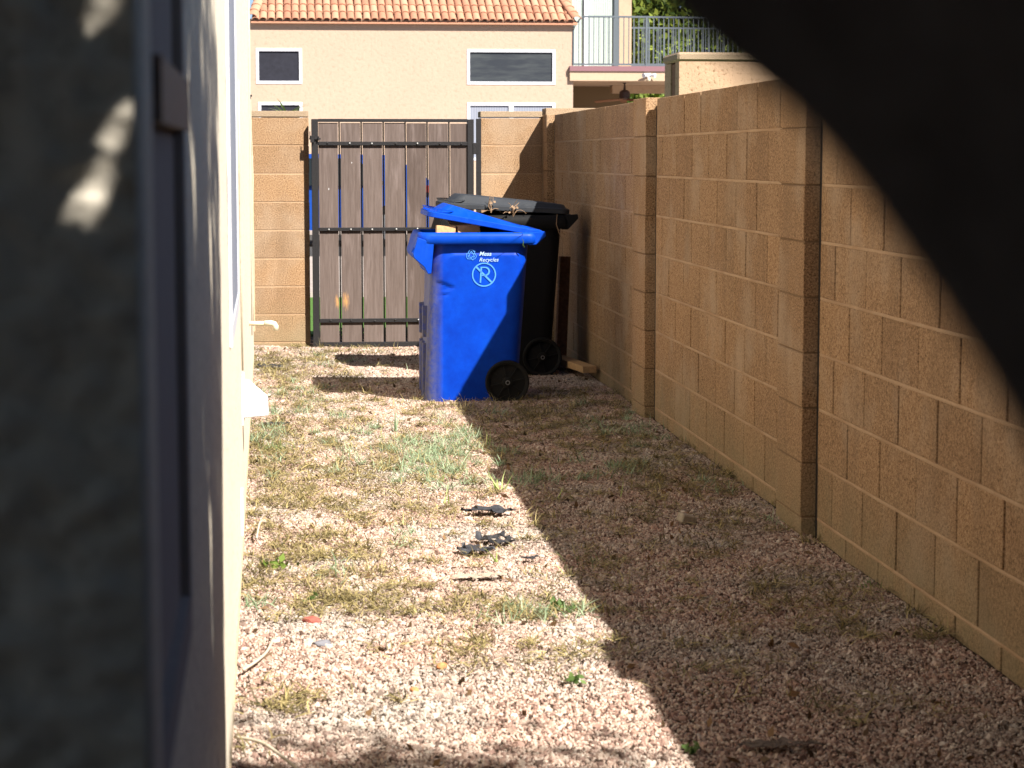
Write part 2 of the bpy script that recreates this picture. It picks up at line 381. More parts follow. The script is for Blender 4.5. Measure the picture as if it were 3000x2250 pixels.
def panel(y0, y1, far_first, stuffy=False):
    mb = MB()
    for k in range(9):
        z0, z1 = ZS[k] + J / 2, ZS[k + 1] - (J / 2 if k < 8 else 0)
        top = y1 - .045; cuts = [top]; y = y1 - (far_first if k % 2 else far_first + .203)
        while y > y0 + .05: cuts.append(y); y -= .406
        cuts.append(y0)
        for a, b in zip(cuts[:-1], cuts[1:]):
            hi, lo_ = (a if a == top else a - HJ / 2), (b if b == y0 else b + HJ / 2)
            if hi - lo_ < .03: continue
            if stuffy: mb.box(PX, PX + .19, lo_, hi, z0, z1)
            else: block(wall, PX + .095, (hi + lo_) / 2, (z0 + z1) / 2, .19, round(hi - lo_, 3), round(z1 - z0, 4))
    if stuffy: tag(mb.make('near_blocks', 'cmu_block', wall), kind='stuff')
    # raked mortar behind the blocks' faces and flush bed joints
    MB().box(PX + .009, PX + .18, y0 + .001, y1 - .05, -.2, 1.628).make('mortar', 'mortar_raked', wall)
    bb = MB()
    for z in ZS[1:-1]:
        n = max(2, int((y1 - y0) / .09)); ys = np.linspace(y0 + .002, y1 - .048, n)
        pr = [(PX + .0005 + random.uniform(-.0012, .0012), random.uniform(-.0012, .0012)) for _ in ys]
        vv = []; ff = []
        for (y, (px, dz)) in zip(ys, pr): vv += [(px, y, z - J / 2 - .0006 + dz * .6), (px - .0012, y, z + dz), (px, y, z + J / 2 + .0006 + dz * .6), (PX + .012, y, z + J / 2), (PX + .012, y, z - J / 2)]
        for i in range(n - 1):
            for q in range(5): ff.append((i * 5 + q, i * 5 + (q + 1) % 5, (i + 1) * 5 + (q + 1) % 5, (i + 1) * 5 + q))
        bb.add(vv, ff)
    tag(bb.make('bed_joint', 'mortar', wall), kind='stuff')
def pilaster(y0, ln=.40, top=1.635, cap=False):
    for k in range(9):
        z0, z1 = ZS[k] + J / 2 - .002, ZS[k + 1] - (J / 2 if k < 8 else 0) + .002
        block(wall, PIL + .125, y0 + ln / 2, (z0 + z1) / 2, .25, ln, round(z1 - z0 + .0, 4) if k < 8 else round(z1 - z0 + (top - 1.635), 4), .002)
    bx('mortar', 'mortar_raked', wall, PIL + .006, PIL + .24, y0 + .006, y0 + ln - .006, -.2, 1.625)
P = [4.12, 7.56, 11.04, 15.36]
panel(-1.5, P[0], .25, True)
panel(P[0] + .4, P[1], .25); panel(P[1] + .4, P[2], .22); panel(P[2] + .4, P[3], .3)
for i, y in enumerate(P): pilaster(y, .4 if i < 3 else .235, 1.64)
for y in P: bx('gap_shade_strip', 'black_steel', wall, PX + .004, PX + .17, y - .043, y - .0015, -.2, 1.60)  # black strip set into each pilaster gap to stand for its shade

# ------------------------------------------------------------------ back wall pieces and gate
GY = 15.6
def pier(name, label, x0, x1, cap_over=.0):
    t = thing(name, label, 'pillar', (0, 0, 0))
    zs = [-.18, .025, .224, .423, .622, .822, 1.022, 1.222, 1.422, 1.62]
    for k in range(9):
        block(t, (x0 + x1) / 2, GY + .1, (zs[k] + zs[k + 1]) / 2, round(x1 - x0, 3), .2, round(zs[k + 1] - zs[k] - .008, 4), .001)
    bx('mortar', 'mortar', t, x0 + .003, x1 - .003, GY + .0025, GY + .19, -.2, 1.615)
    block(t, (x0 + x1) / 2, GY + .1, 1.643, round(x1 - x0 + cap_over, 3), .21, .042, .001, 'cap_block', 'cap_block')
    return t
pier('gate_pillar', 'sunlit tan block pillar left of the gate, beside the house wall', -.40, .132)
t = pier('gate_pillar', 'tan block pillar right of the gate with the diagonal wall shadow on it', 1.352, 1.795)
block(t, 2.0, GY + .1, 1.663, .36, .24, .05, .001, 'cap_block', 'cap_block')
bx('mortar', 'mortar', t, 1.796, 2.2, GY, GY + .2, -.1, 1.636)

gt = thing('yard_gate', 'closed gate of seven brown boards in a black steel frame', 'gate', (0, 0, 0))
y0 = 15.52
GX0, GX1 = .150, 1.298
bx('stile', 'black_steel', gt, GX0, GX0 + .048, y0, y0 + .04, -.012, 1.606, .002); bx('stile', 'black_steel', gt, GX1 - .045, GX1, y0, y0 + .04, -.012, 1.606, .002)
bx('top_rail', 'black_steel', gt, GX0 + .048, GX1 - .045, y0 + .002, y0 + .038, 1.586, 1.608, .002)
bx('bottom_rail', 'black_steel', gt, GX0 + .048, GX1 - .045, y0 + .002, y0 + .038, -.008, .026, .002)
PXS = [.200 + .1555 * i for i in range(7)]
bolt_me = None
for zi, (z0, z1) in enumerate(((1.421, 1.448), (.818, .843), (.168, .196))):
    rl = bx('rail', 'black_steel', gt, GX0 + .048, GX1 - .045, y0 - .004, y0 + .012, z0, z1, .002)
    for x in PXS:
        o = MB().tube([(0, 0, 0), (0, -.006, 0), (0, -.008, 0)], [.006, .006, .003], 8).make('bolt', 'bolt_zinc' if zi == 1 or random.random() < .35 else 'black_steel', rl, loc=(x + .07 + random.uniform(-.01, .01), y0 - .004, (z0 + z1) / 2 + random.uniform(-.004, .004)))
for i, x in enumerate(PXS):
    w = .139 + random.uniform(-.003, .003)
    v_top = 1.578 + random.uniform(-.003, .003)
    mb = MB()
    zz = np.linspace(.027, v_top, 9)
    loops = []
    for z in zz:
        a = .0014 * noise.noise((x * 9, z * 2, .5)); b = .0014 * noise.noise((x * 9, z * 2, 4.5))
        loops.append([(x + a, y0 + .014, z), (x + w + b, y0 + .014, z), (x + w + b, y0 + .032, z), (x + a, y0 + .032, z)])
    mb.loft(loops); p = mb.make('plank', 'gate_plank', gt, bevel=.0015)
    if i == 1: p['label'] = 'brown plank with an orange scraped patch near the bottom'
for i in range(8):
    x = PXS[0] - .012 if i == 0 else (PXS[-1] + .142 if i == 7 else PXS[i] - .0145)
    bx('picket', 'black_steel', gt, x, x + .0105, y0 + .034, y0 + .046, .036, 1.586)
lt = MB(); lt.box(.134, .215, y0 - .014, y0 - .005, 1.462, 1.474); lt.box(.142, .170, y0 - .028, y0 - .004, 1.44, 1.49); lt.box(.137, .143, y0 - .012, y0 - .005, 1.474, 1.52); lt.box(.196, .204, y0 - .022, y0 - .008, 1.455, 1.485)
lt.make('latch', 'black_steel', gt, bevel=.002)
bx('hinge_post', 'black_steel', gt, 1.316, 1.351, y0, y0 + .04, -.05, 1.61, .002)
for z in (1.40, .2): bx('hinge', 'black_steel', gt, 1.290, 1.325, y0 - .004, y0 + .03, z - .04, z + .04, .003)

# ------------------------------------------------------------------ own house wall at the left
def wx(y): return -.085 - .0112 * y
hs = thing('stucco_house', 'cream stucco side wall of the house along the left, near part in tree shade', 'house', (0, 0, 0))
def wallbox(mb, ya, yb, off0, off1, z0, z1):     # box following the slanted wall plane, from offset off0 (inside) to off1 (out)
    mb.add([(wx(ya) + off0, ya, z0), (wx(ya) + off1, ya, z0), (wx(yb) + off1, yb, z0), (wx(yb) + off0, yb, z0),
            (wx(ya) + off0, ya, z1), (wx(ya) + off1, ya, z1), (wx(yb) + off1, yb, z1), (wx(yb) + off0, yb, z1)],
           [(0, 3, 2, 1), (4, 5, 6, 7), (0, 1, 5, 4), (1, 2, 6, 5), (2, 3, 7, 6), (3, 0, 4, 7)]); return mb
HT = 3.5
# stucco skin as a grid with a slightly uneven trowelled surface
def skin(y0, y1, z0, z1, ny, nz):
    v = []; f = []
    for y in np.linspace(y0, y1, ny):
        for z in np.linspace(z0, z1, nz):
            d = .0035 * noise.noise((y * 1.2, z * 1.2, 1)) + .0016 * noise.noise((y * 9, z * 9, 2))
            v.append((wx(y) + d, y, z))
    for i in range(ny - 1):
        for j in range(nz - 1): f.append((i * nz + j, (i + 1) * nz + j, (i + 1) * nz + j + 1, i * nz + j + 1))
    return v, f
mb = MB(); mb.add(*skin(1.36, 13.6, .14, HT, 420, 90))
wallbox(mb, 1.36, 13.598, -3.5, -.012, .14, HT)
mb.make('wall', 'house_stucco', hs, True)
st = MB(); wallbox(st, 1.36, 13.58, -3.4, -.028, -.2, .141); st.make('foundation', 'stem_concrete', hs)
sk = MB(); wallbox(sk, 1.36, 13.6, -.02, .004, .132, .141); sk.make('weep_screed', 'fascia', hs)
# near corner pier of the house, facing the camera
cp = MB()
nxx, nzz = 190, 600
vv = []; ff = []
for i, x in enumerate(np.concatenate([np.linspace(-3.6, -.6, 20), np.linspace(-.59, -.0865, nxx - 20)])):
    for j, z in enumerate(np.linspace(-.1, HT, nzz)):
        vv.append((x, 1.24 + .006 * noise.noise((x * 14, z * 22, 7)) + .007 * noise.noise((x * 40, z * 70, 8)), z))
for i in range(nxx - 1):
    for j in range(nzz - 1): ff.append((i * nzz + j, (i + 1) * nzz + j, (i + 1) * nzz + j + 1, i * nzz + j + 1))
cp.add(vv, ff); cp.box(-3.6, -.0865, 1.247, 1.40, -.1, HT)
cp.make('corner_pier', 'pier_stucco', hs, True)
ev = MB(); wallbox(ev, .9, 14.0, -3.5, .16, HT, HT + .14); ev.make('eave', 'fascia', hs)
rf = MB(); rf.add([(wx(.7) + .2, .7, HT + .141), (wx(14.2) + .2, 14.2, HT + .141), (-4.2, 14.2, HT + 1.9), (-4.2, .7, HT + 1.9), (wx(.7) + .2, .7, HT + .20), (wx(14.2) + .2, 14.2, HT + .20), (-4.2, 14.2, HT + 1.96), (-4.2, .7, HT + 1.96)],
                  [(0, 1, 2, 3), (7, 6, 5, 4), (0, 4, 5, 1), (1, 5, 6, 2), (2, 6, 7, 3), (3, 7, 4, 0)]); rf.make('roof', 'roof_tile', hs)
def win(ya, yb, z0, z1, fm, sm, out=.016, fw=.045, sash=None):
    fb = MB(); wallbox(fb, ya, ya + fw, 0, out, z0, z1); wallbox(fb, yb - fw, yb, 0, out, z0, z1)
    wallbox(fb, ya + fw, yb - fw, 0, out, z0, z0 + fw); wallbox(fb, ya + fw, yb - fw, 0, out, z1 - fw, z1)
    w = fb.make('window', fm, hs)
    pn = MB(); wallbox(pn, ya + fw, yb - fw, 0, .003, z0 + fw, z1 - fw); pn.make('screen', sm, w)
    if sash: sb = MB(); wallbox(sb, ya + fw, yb - fw, .005, out + .006, sash - .022, sash + .022); sb.make('sash_rail', 'near_frame', w)
    return w
win(4.98, 6.3, .91, 2.15, 'window_white', 'screen_pale', .0065)
win(1.42, 2.03, .90, 2.15, 'near_screen', 'near_screen', .012, .04, 1.385)
# low hooded vent, white strip, drain pipe, hose stub, cable
w_ = wx(7.2)
mb = MB(); mb.prism([(w_ - .002, .606), (w_ + .020, .603), (w_ + .083, .548), (w_ + .086, .498), (w_ + .0, .492)], 7.12, 7.28)
mb.prism([(w_ - .002, .625), (w_ + .006, .625), (w_ + .006, .47), (w_ - .002, .47)], 7.08, 7.32)
o = mb.make('vent_hood', 'white_plastic', hs, bevel=.004)
mb = MB(); wallbox(mb, 6.5, 6.62, 0, .006, .21, .34); mb.make('vent_plate', 'white_plastic', hs, bevel=.001)
yp = 10.3; w_ = wx(yp)
mb = MB(); mb.tube([(w_ - .02, yp, .562), (w_ + .075, yp, .562)], .0105, 12); mb.tube([(w_ + .072, yp, .562), (w_ + .105, yp, .5618), (w_ + .118, yp, .558), (w_ + .124, yp, .548), (w_ + .125, yp, .528)], .0140, 12)
mb.make('drain_pipe', 'pvc', hs, True)
yp = 11.2; w_ = wx(yp)
mb = MB(); mb.tube([(w_ - .02, yp, .17), (w_ + .006, yp, .17), (w_ + .018, yp, .155), (w_ + .02, yp, .125)], .009, 10); mb.make('hose_bib', 'pvc', hs, True)
def cable(name, pts, r=.003):
    MB().tube([(wx(y) + o_, y, z) for y, z, o_ in pts], r, 6).make(name, 'cable', hs, True)
cable('cable', [(12.9, 2.9, .003), (12.9, 1.75, .003), (12.95, 1.5, .006), (12.95, 1.35, .009), (12.93, 1.2, .013), (12.9, 1.08, .006), (12.9, 1.0, .004), (12.9, .85, .010), (12.9, .7, .011), (12.9, .5, .006), (12.9, .35, .003)], .003)
cable('cable', [(11.6, 2.7, .005), (11.6, 1.8, .005), (11.6, 1.0, .006), (11.6, .4, .004)], .003)
cable('cable', [(6.9, 1.58, .004), (6.95, 1.3, .004), (7.0, 1.0, .004), (7.0, .66, .005)], .0035)
cp_ = MB(); wallbox(cp_, 12.85, 12.95, 0, .012, 1.69, 1.70); cp_.make('cable_clip', 'black_steel', hs)
bxm = MB(); wallbox(bxm, 13.36, 13.44, 0, .012, .28, 1.35); bxm.make('conduit', 'fascia', hs)

# ------------------------------------------------------------------ wheeled bins
def loop3(pts, z): return [(x, y, z) for x, y in pts]
def sm(t): t = max(0, min(1, t)); return t * t * (3 - 2 * t)
def make_bin(name, label, xf_b, xf_t, xb_b, xb_t, yn, depth, zr0, zr1, lidL, lid_hinge, tilt, crest, bodym, rimm, lidm, apron, panel=True, wheel=(1.181, .102), tip=None):
    t = thing(name, label, 'bin', (0, 0, 0))
    ztop = zr0 + .02
    def ring(z, inset=0):
        k = z / zr0
        xf = xf_b + (xf_t - xf_b) * k; xb = xb_b + (xb_t - xb_b) * k; dy = .05 * (1 - k)
        return rr(xf + inset, xb - inset, yn + dy * .55 + inset, yn + depth - dy + -inset, .075 - inset * .3, 8)
    base = ring(0); per = []
    n = len(base)
    for i in range(n): d = math.dist(base[i], base[(i + 1) % n]); per.append(max(1, int(d / .009)) if d > .1 and base[i][1] < yn + .1 and base[(i + 1) % n][1] < yn + .1 else max(1, int(d / .06)))
    loops = []
    for z in np.linspace(-.018, ztop, 96):
        L_ = dens(ring(z), per); out = []
        k = z / zr0; yf = yn + .05 * (1 - k) * .55
        left = xf_b + .055 + .085 * max(0, 1 - abs(z - zr0 * .725) / .036) ** .8
        zt = zr0 - .045; rad = .10
        if z > zt - rad: left += .13 * (1 - math.sqrt(max(0, 1 - ((z - (zt - rad)) / rad) ** 2)))
        zb2 = zr0 * .725 - .036
        if zb2 - .10 < z < zb2: left += .06 * (1 - math.sqrt(max(0, 1 - ((z - (zb2 - .1)) / .1) ** 2)))
        right = xb_t - .02 if z < zt - .06 else xb_t - .02 - (z - zt + .06) * .7
        for x, y in L_:
            if panel and y < yf + .03:
                a = sm((x - left) / .022) * sm((zt - z) / .014) * sm((right - x) / .02)
                y = y - .011 * a
            # three vertical flutes on the front face
            if x < xf_b + .02 and z < zr0 * .62: x = x - .004 * sm((zr0 * .62 - z) / .02)
            out.append((x, y, z))
        loops.append(out)
    MB().loft(loops, True, False).make('body', bodym, t, True)
    inn = [loop3(ring(z, .006), z) for z in np.linspace(.02, ztop, 6)]
    MB().loft(inn, True, False).make('liner', 'black_plastic', t, True)
    # front lift bar ribs standing proud of the body's front face
    xa = xf_b - .004
    for q in range(3): bx('front_rib', bodym, t, xa - .010, xa + .02, yn + .13 + q * .15, yn + .17 + q * .15, .02, zr0 * .36, .003)
    for q in range(2): bx('front_rib', bodym, t, xa - .010, xa + .02, yn + .13 + q * .3, yn + .17 + q * .3, zr0 * .40, zr0 * .60, .003)
    # rim
    x0, x1 = xf_t - .075, xb_t + .055; ya, yb = yn - .048, yn + depth + .03
    o_ = [rr(x0 + d, x1 - d, ya + d, yb - d, .07 - d * .4, 6) for d in (.012, .0, .0, .008, .03, .036, .05)]
    zz = [zr0, zr0 + .008, zr0 + .045, zr1 - .002, zr1, zr1 - .006, zr0 + .0]
    MB().loft([loop3(a, z) for a, z in zip(o_, zz)], False, False).make('rim', rimm, t, True)
    bx('rim_ledge', rimm, t, x0 + .01, x0 + .04, ya + .05, yb - .05, zr1 - .03, zr1 - .004, .003)
    # apron under the front rim with vertical ribs
    ap = MB(); ap.prism([(a, z) for a, z in apron], yn - .044, yn + depth + .02)
    a_ = ap.make('front_bracket', rimm, t, bevel=.003)
    rr_ = MB()
    for q in range(6):
        yy = yn - .036 + q * .014
        rr_.prism([(apron[1][0] - .004, apron[1][1] + .01), (apron[0][0] - .002, apron[0][1] - .03), (apron[0][0] + .004, apron[0][1] - .03), (apron[1][0] + .004, apron[1][1] + .01)], yy, yy + .004)
    rr_.make('bracket_rib', rimm, a_)
    # rear handle, a pointed bracket with a bar
    hx = x1 - .03
    tx = tip if tip else x1 + .035
    for (u0, u1) in ((yn - .03, yn + .01), (yn + depth - .02, yn + depth + .02)):
        MB().prism([(hx - .03, zr0 - .005), (hx + .01, zr0 - .005), (tx, zr1 - .022), (tx - .004, zr1 + .004), (hx - .03, zr1 - .002)], u0, u1).make('handle_bracket', rimm, t, bevel=.004)
    MB().tube([(tx - .02, yn - .02, zr1 - .018), (tx - .02, yn + depth + .01, zr1 - .018)], .016, 12).make('handle', rimm, t, True)
    # lid, built flat with the hinge at its origin and then tilted open
    Lw = depth + .05; L0 = []
    ww = rr(-lidL, 0, -.0, Lw, .06, 6)
    def lp(inset, zf): return [(x, y, zf(x)) for x, y in rr(-lidL + inset[0], -inset[1], inset[2], Lw - inset[2], max(.02, .06 - inset[2] * .4), 6)]
    hc = lambda x: crest[1] + (crest[0] - crest[1]) * min(1, max(0, -x / (lidL - .12)))
    loops = [lp((.006, .006, .006), lambda x: .0), lp((0, 0, 0), lambda x: .003), lp((0, 0, 0), lambda x: .027), lp((.004, .004, .004), lambda x: .031),
             lp((.03, .01, .018), lambda x: .033), lp((.055, .02, .03), lambda x: .036), lp((.11, .03, .055), lambda x: hc(x) - .003), lp((.12, .04, .065), lambda x: hc(x)), lp((.25, .2, .25), lambda x: hc(x) + .003)]
    lm = MB().loft(loops, False, True)
    lm.loft([lp((.006, .006, .006), lambda x: .0), lp((.012, .012, .012), lambda x: .0), lp((.02, .02, .02), lambda x: .024)], False, True)
    lo_ = lm.make('lid', lidm, t, False, loc=(lid_hinge[0], yn - .025, lid_hinge[1]))
    for p in lo_.data.polygons: p.use_smooth = True
    try: lo_.data.set_sharp_from_angle(angle=R(32))
    except Exception: pass
    lo_.rotation_euler = (0, R(tilt), 0)
    gp = MB(); gl = rr(-lidL + .004, -lidL + .15, .012, Lw - .012, .05, 6)
    gl2 = rr(-lidL + .012, -lidL + .15, .020, Lw - .020, .045, 6)
    top = lambda x: crest[0] * .60 + (x + lidL) * .02
    gp.loft([[(x, y, top(x) - .007) for x, y in gl2], [(x, y, top(x) - .007) for x, y in gl], [(x, y, top(x)) for x, y in gl], [(x, y, top(x)) for x, y in gl2]], False, False)
    gp.add([], [])
    gr_ = gp.make('grip', lidm, lo_)
    kk = MB()
    for q in range(14): yy = .03 + q * (Lw - .07) / 13; kk.box(-lidL + .012, -lidL + .017, yy, yy + .005, .03, top(-lidL) - .006)
    for q in range(3): kk.box(-lidL + .035 + q * .02, -lidL + .039 + q * .02, .014, .018, .03, top(-lidL) - .006)
    tag(kk.make('grip_rib', lidm, lo_), kind='stuff')
    # wheels: tyre, spoked disc and hub, on both sides
    for s_, yy in ((0, yn - .018), (1, yn + depth - .03)):
        wo = MB()
        prof = [(.117, 0), (.122, .008), (.122, .040), (.117, .048), (.098, .048), (.098, .0)]
        loops = [[(wheel[0] + r_ * math.cos(a), yy + y_, wheel[1] + r_ * math.sin(a)) for a in np.linspace(0, 2 * math.pi, 40, endpoint=False)] for r_, y_ in prof]
        loops.append(loops[0]); wo.loft(loops, False, False)
        w1 = wo.make('wheel', 'wheel_black', t, True)
        dk = MB(); dk.loft([[(wheel[0] + r_ * math.cos(a), yy + y_, wheel[1] + r_ * math.sin(a)) for a in np.linspace(0, 2 * math.pi, 40, endpoint=False)] for r_, y_ in ((.100, .014), (.03, .010), (.03, .0), (.018, -.004))], False, True)
        for q in range(8):
            a = q * math.pi / 4 + .2; c_, s2 = math.cos(a), math.sin(a); e = .0035
            dk.add([(wheel[0] + c_ * .028 - s2 * e, yy + .001, wheel[1] + s2 * .028 + c_ * e), (wheel[0] + c_ * .028 + s2 * e, yy + .001, wheel[1] + s2 * .028 - c_ * e),
                    (wheel[0] + c_ * .1 + s2 * e, yy + .004, wheel[1] + s2 * .1 - c_ * e), (wheel[0] + c_ * .1 - s2 * e, yy + .004, wheel[1] + s2 * .1 + c_ * e),
                    (wheel[0] + c_ * .028 - s2 * e, yy + .014, wheel[1] + s2 * .028 + c_ * e), (wheel[0] + c_ * .028 + s2 * e, yy + .014, wheel[1] + s2 * .028 - c_ * e),
                    (wheel[0] + c_ * .1 + s2 * e, yy + .016, wheel[1] + s2 * .1 - c_ * e), (wheel[0] + c_ * .1 - s2 * e, yy + .016, wheel[1] + s2 * .1 + c_ * e)],
                   [(0, 1, 2, 3), (0, 4, 5, 1), (1, 5, 6, 2), (2, 6, 7, 3), (3, 7, 4, 0)])
        dk.make('disc', 'wheel_black', w1, False)
        MB().loft([[(wheel[0] + r_ * math.cos(a), yy + y_, wheel[1] + r_ * math.sin(a)) for a in np.linspace(0, 2 * math.pi, 20, endpoint=False)] for r_, y_ in ((.0125, -.004), (.0125, -.009), (.008, -.009), (.008, -.006))], False, False).make('hub_ring', 'hub_grey', w1, False)
    return t, lo_
blue, blid = make_bin('recycling_bin', 'bright blue recycling bin with half-open lid and cardboard sticking out', .735, .762, 1.243, 1.302, 11.93, .58, .865, .93,
    .655, (1.380, .902), 10.3, (.085, .02), 'blue_body_plastic', 'blue_plastic', 'blue_plastic',
    [(.686, .905), (.660, .812), (.668, .790), (.722, .742), (.742, .704), (.760, .706), (.775, .87)])
black, klid = make_bin('trash_bin', 'black rubbish bin with grey lid standing behind the blue bin by the wall', .985, 1.0, 1.60, 1.665, 13.40, .60, .90, .985,
    .795, (1.715, .988), 3.0, (.088, .055), 'black_plastic', 'black_plastic', 'grey_lid_plastic',
    [(.92, .97), (.89, .87), (.90, .85), (.95, .80), (.97, .76), (.99, .76), (1.0, .92)], True, (1.545, .104), 1.765)

# printed marks on the blue bin's near side
PY, TILT = 11.93 - .013, math.atan(.0275 / .865)
def on_bin(me_or_curve, name, x, z, mat, size=1):
    o = obj(name, me_or_curve, blue, (x, PY + (.865 - z) * math.tan(TILT) - .0015, z)); o.rotation_euler = (R(90) + TILT, 0, 0); return o
def text_mesh(s, size, shear, bold=0):
    cu = bpy.data.curves.new('t', 'FONT'); cu.body = s; cu.size = size; cu.shear = shear; cu.offset = bold; cu.extrude = .0004; cu.space_character = 1.02
    o = bpy.data.objects.new('t', cu); COL.objects.link(o); dg = bpy.context.evaluated_depsgraph_get(); dg.update()
    me = bpy.data.meshes.new_from_object(o.evaluated_get(dg)); bpy.data.objects.remove(o); return me
me = text_mesh('Mesa', .032, .3, .0004); me.materials.clear(); me.materials.append(M['print_white']); on_bin(me, 'lettering', 1.024, .802, 'print_white')
me = text_mesh('Recycles', .030, .3, .0001); me.materials.clear(); me.materials.append(M['print_white']); on_bin(me, 'lettering', 1.024, .770, 'print_white')
def ring_mesh(name, r0, r1, mat, extra):
    mb = MB(); n = 48; a = [2 * math.pi * i / n for i in range(n)]
    mb.add([(r0 * math.cos(t), r0 * math.sin(t), 0) for t in a] + [(r1 * math.cos(t), r1 * math.sin(t), 0) for t in a], [(i, (i + 1) % n, (i + 1) % n + n, i + n) for i in range(n)])
    for q in extra: mb.add([(x, y, .0003) for x, y in q], [tuple(range(len(q)))])
    return mesh_of(name, mb.v, mb.f, mat)
# circle, slash and the letter P
bowl = []
ns = 14
def arc(cx, cy, rx, ry, a0, a1, n): return [(cx + rx * math.cos(R(a0 + (a1 - a0) * i / n)), cy + ry * math.sin(R(a0 + (a1 - a0) * i / n))) for i in range(n + 1)]
O_ = arc(.006, .018, .027, .0255, 90, -90, ns); I_ = arc(.004, .018, .020, .0185, 90, -90, ns)
ex = [[(-.019, .0435), (-.0105, .0435), (-.016, -.045), (-.0245, -.045)], [(-.0105, .0435), (.006, .0435), (.004, .0365), (-.0105, .0365)], [(-.012, -.0075), (.006, -.0075), (.004, -.0005), (-.012, -.0005)],
      [(-.050, .043), (-.043, .050), (.050, -.043), (.043, -.050)]]
for i in range(ns): ex.append([O_[i], O_[i + 1], I_[i + 1], I_[i]])
on_bin(ring_mesh('parking_mark', .0595, .0665, 'print_blue', ex), 'parking_mark', 1.052, .698, 'print_blue')
# recycling symbol: three folded arrows in thin outline
def seg(a, b, w):
    a = Vector(a); b = Vector(b); d = (b - a).normalized(); n_ = Vector((-d.y, d.x)) * w / 2; return [tuple(a + n_), tuple(b + n_), tuple(b - n_), tuple(a - n_)]
ar = MB()
shape = [(-.018, .012), (-.008, .028), (.008, .028), (.014, .019), (.020, .022), (.016, .006), (.001, .011), (.006, .014), (.0, .021), (-.009, .008)]
for q in range(3):
    a = R(120 * q); rot = lambda p: (p[0] * math.cos(a) - p[1] * math.sin(a), p[0] * math.sin(a) + p[1] * math.cos(a))
    pts = [rot(p) for p in shape]
    for i in range(len(pts)): ar.add([(x, y, .0001 * i) for x, y in seg(pts[i], pts[(i + 1) % len(pts)], .0032)], [(0, 1, 2, 3)])
on_bin(mesh_of('recycling_mark', ar.v, ar.f, 'print_blue'), 'recycling_mark', .982, .806, 'print_blue')

# things in and on the bins
def carton(x, y, z, lx, ly, lz, rz, ry, mat, label, flap=True):
    t = thing('cardboard_box' if flap else 'wood_offcut', label, 'box' if flap else 'wood', (x, y, z), rz=rz); t.rotation_euler = (0, ry, rz)
    if flap:
        mb = MB()
        for a in ((-lx / 2, lx / 2, -ly / 2, -ly / 2 + .004), (-lx / 2, lx / 2, ly / 2 - .004, ly / 2), (-lx / 2, -lx / 2 + .004, -ly / 2 + .004, ly / 2 - .004), (lx / 2 - .004, lx / 2, -ly / 2 + .004, ly / 2 - .004)): mb.box(*a, -lz, 0)
        mb.box(-lx / 2 + .004, lx / 2 - .004, -ly / 2 + .004, ly / 2 - .004, -lz, -lz + .004)
        mb.make('side_wall', mat, t)
        MB().add([(-lx / 2, ly / 2, 0), (lx / 2, ly / 2, 0), (lx / 2 - .01, ly / 2 + .09, .018), (-lx / 2 + .02, ly / 2 + .09, .02), (-lx / 2, ly / 2, -.003), (lx / 2, ly / 2, -.003), (lx / 2 - .01, ly / 2 + .09, .015), (-lx / 2 + .02, ly / 2 + .09, .017)],
                 [(0, 1, 2, 3), (7, 6, 5, 4), (0, 4, 5, 1), (1, 5, 6, 2), (2, 6, 7, 3), (3, 7, 4, 0)]).make('flap', mat, t)
    else:
        bx('offcut', mat, t, -lx / 2, lx / 2, -ly / 2, ly / 2, -lz, 0, .002)
    return t
carton(.845, 11.962, .966, .105, .055, .05, .03, .05, 'raw_wood', 'pale wood offcut under the blue lid at the front left', False)
carton(.955, 12.02, .970, .13, .12, .30, .3, -.05, 'cardboard', 'brown cardboard box poking out under the blue lid')
def filler(label, x, y, z, rx, ry, rz_, seed):  # dark lump added inside a bin so the gap under its lid looks dark
    bm = bmesh.new(); bmesh.ops.create_icosphere(bm, subdivisions=4, radius=1)
    for v_ in bm.verts:
        n_ = noise.noise(v_.co * 2.2 + Vector((seed, 0, 0))) * .16 + noise.noise(v_.co * 6 + Vector((0, seed, 0))) * .06
        v_.co = Vector((v_.co.x * rx, v_.co.y * ry, v_.co.z * rz_)) * (1 + n_)
    me_ = bpy.data.meshes.new('dark_filler'); bm.to_mesh(me_); bm.free(); me_.materials.append(M['black_plastic']); me_.polygons.foreach_set('use_smooth', [True] * len(me_.polygons))
    return tag(obj('dark_filler', me_, None, (x, y, z)), label, 'filler')
filler('added dark bag inside the blue bin, behind the cardboard', 1.06, 12.27, .72, .22, .20, .235, 1)
filler('added dark bag bulging under the lid of the black bin', 1.33, 13.70, .76, .27, .24, .24, 2)
def twig(loc, label, n, s=1.0, seed=0):
    rd = random.Random(seed); mb = MB()
    for q in range(n):
        p = Vector((0, 0, 0)); d = Vector((rd.uniform(-.5, .5), rd.uniform(-.5, .2), 1)).normalized(); pts = [p.copy()]
        for k in range(5):
            p = p + d * .02 * s * rd.uniform(.7, 1.2); d = (d + Vector((rd.uniform(-.6, .6), rd.uniform(-.4, .4), rd.uniform(-.7, .3)))).normalized(); pts.append(p.copy())
        mb.tube(pts, [.003, .0028, .0025, .002, .002, .001], 5)
        if q % 2 == 0:
            c_ = pts[3]; mb.add([c_ + Vector(v) for v in ((0, 0, 0), (.012, .004, .008), (.018, 0, -.004), (.008, -.004, -.008))], [(0, 1, 2, 3)])
    o = mb.make('dry_twig', 'dry_twig', None, loc=loc); tag(o, label, 'twig'); return o
twig((1.222, 13.36, 1.0), 'dry twig sticking up by the black bin rim, left one of two', 5, 1.2, 3)
twig((1.36, 13.36, .975), 'dry twig tangle by the black bin rim, right one of two', 7, 1.2, 8)
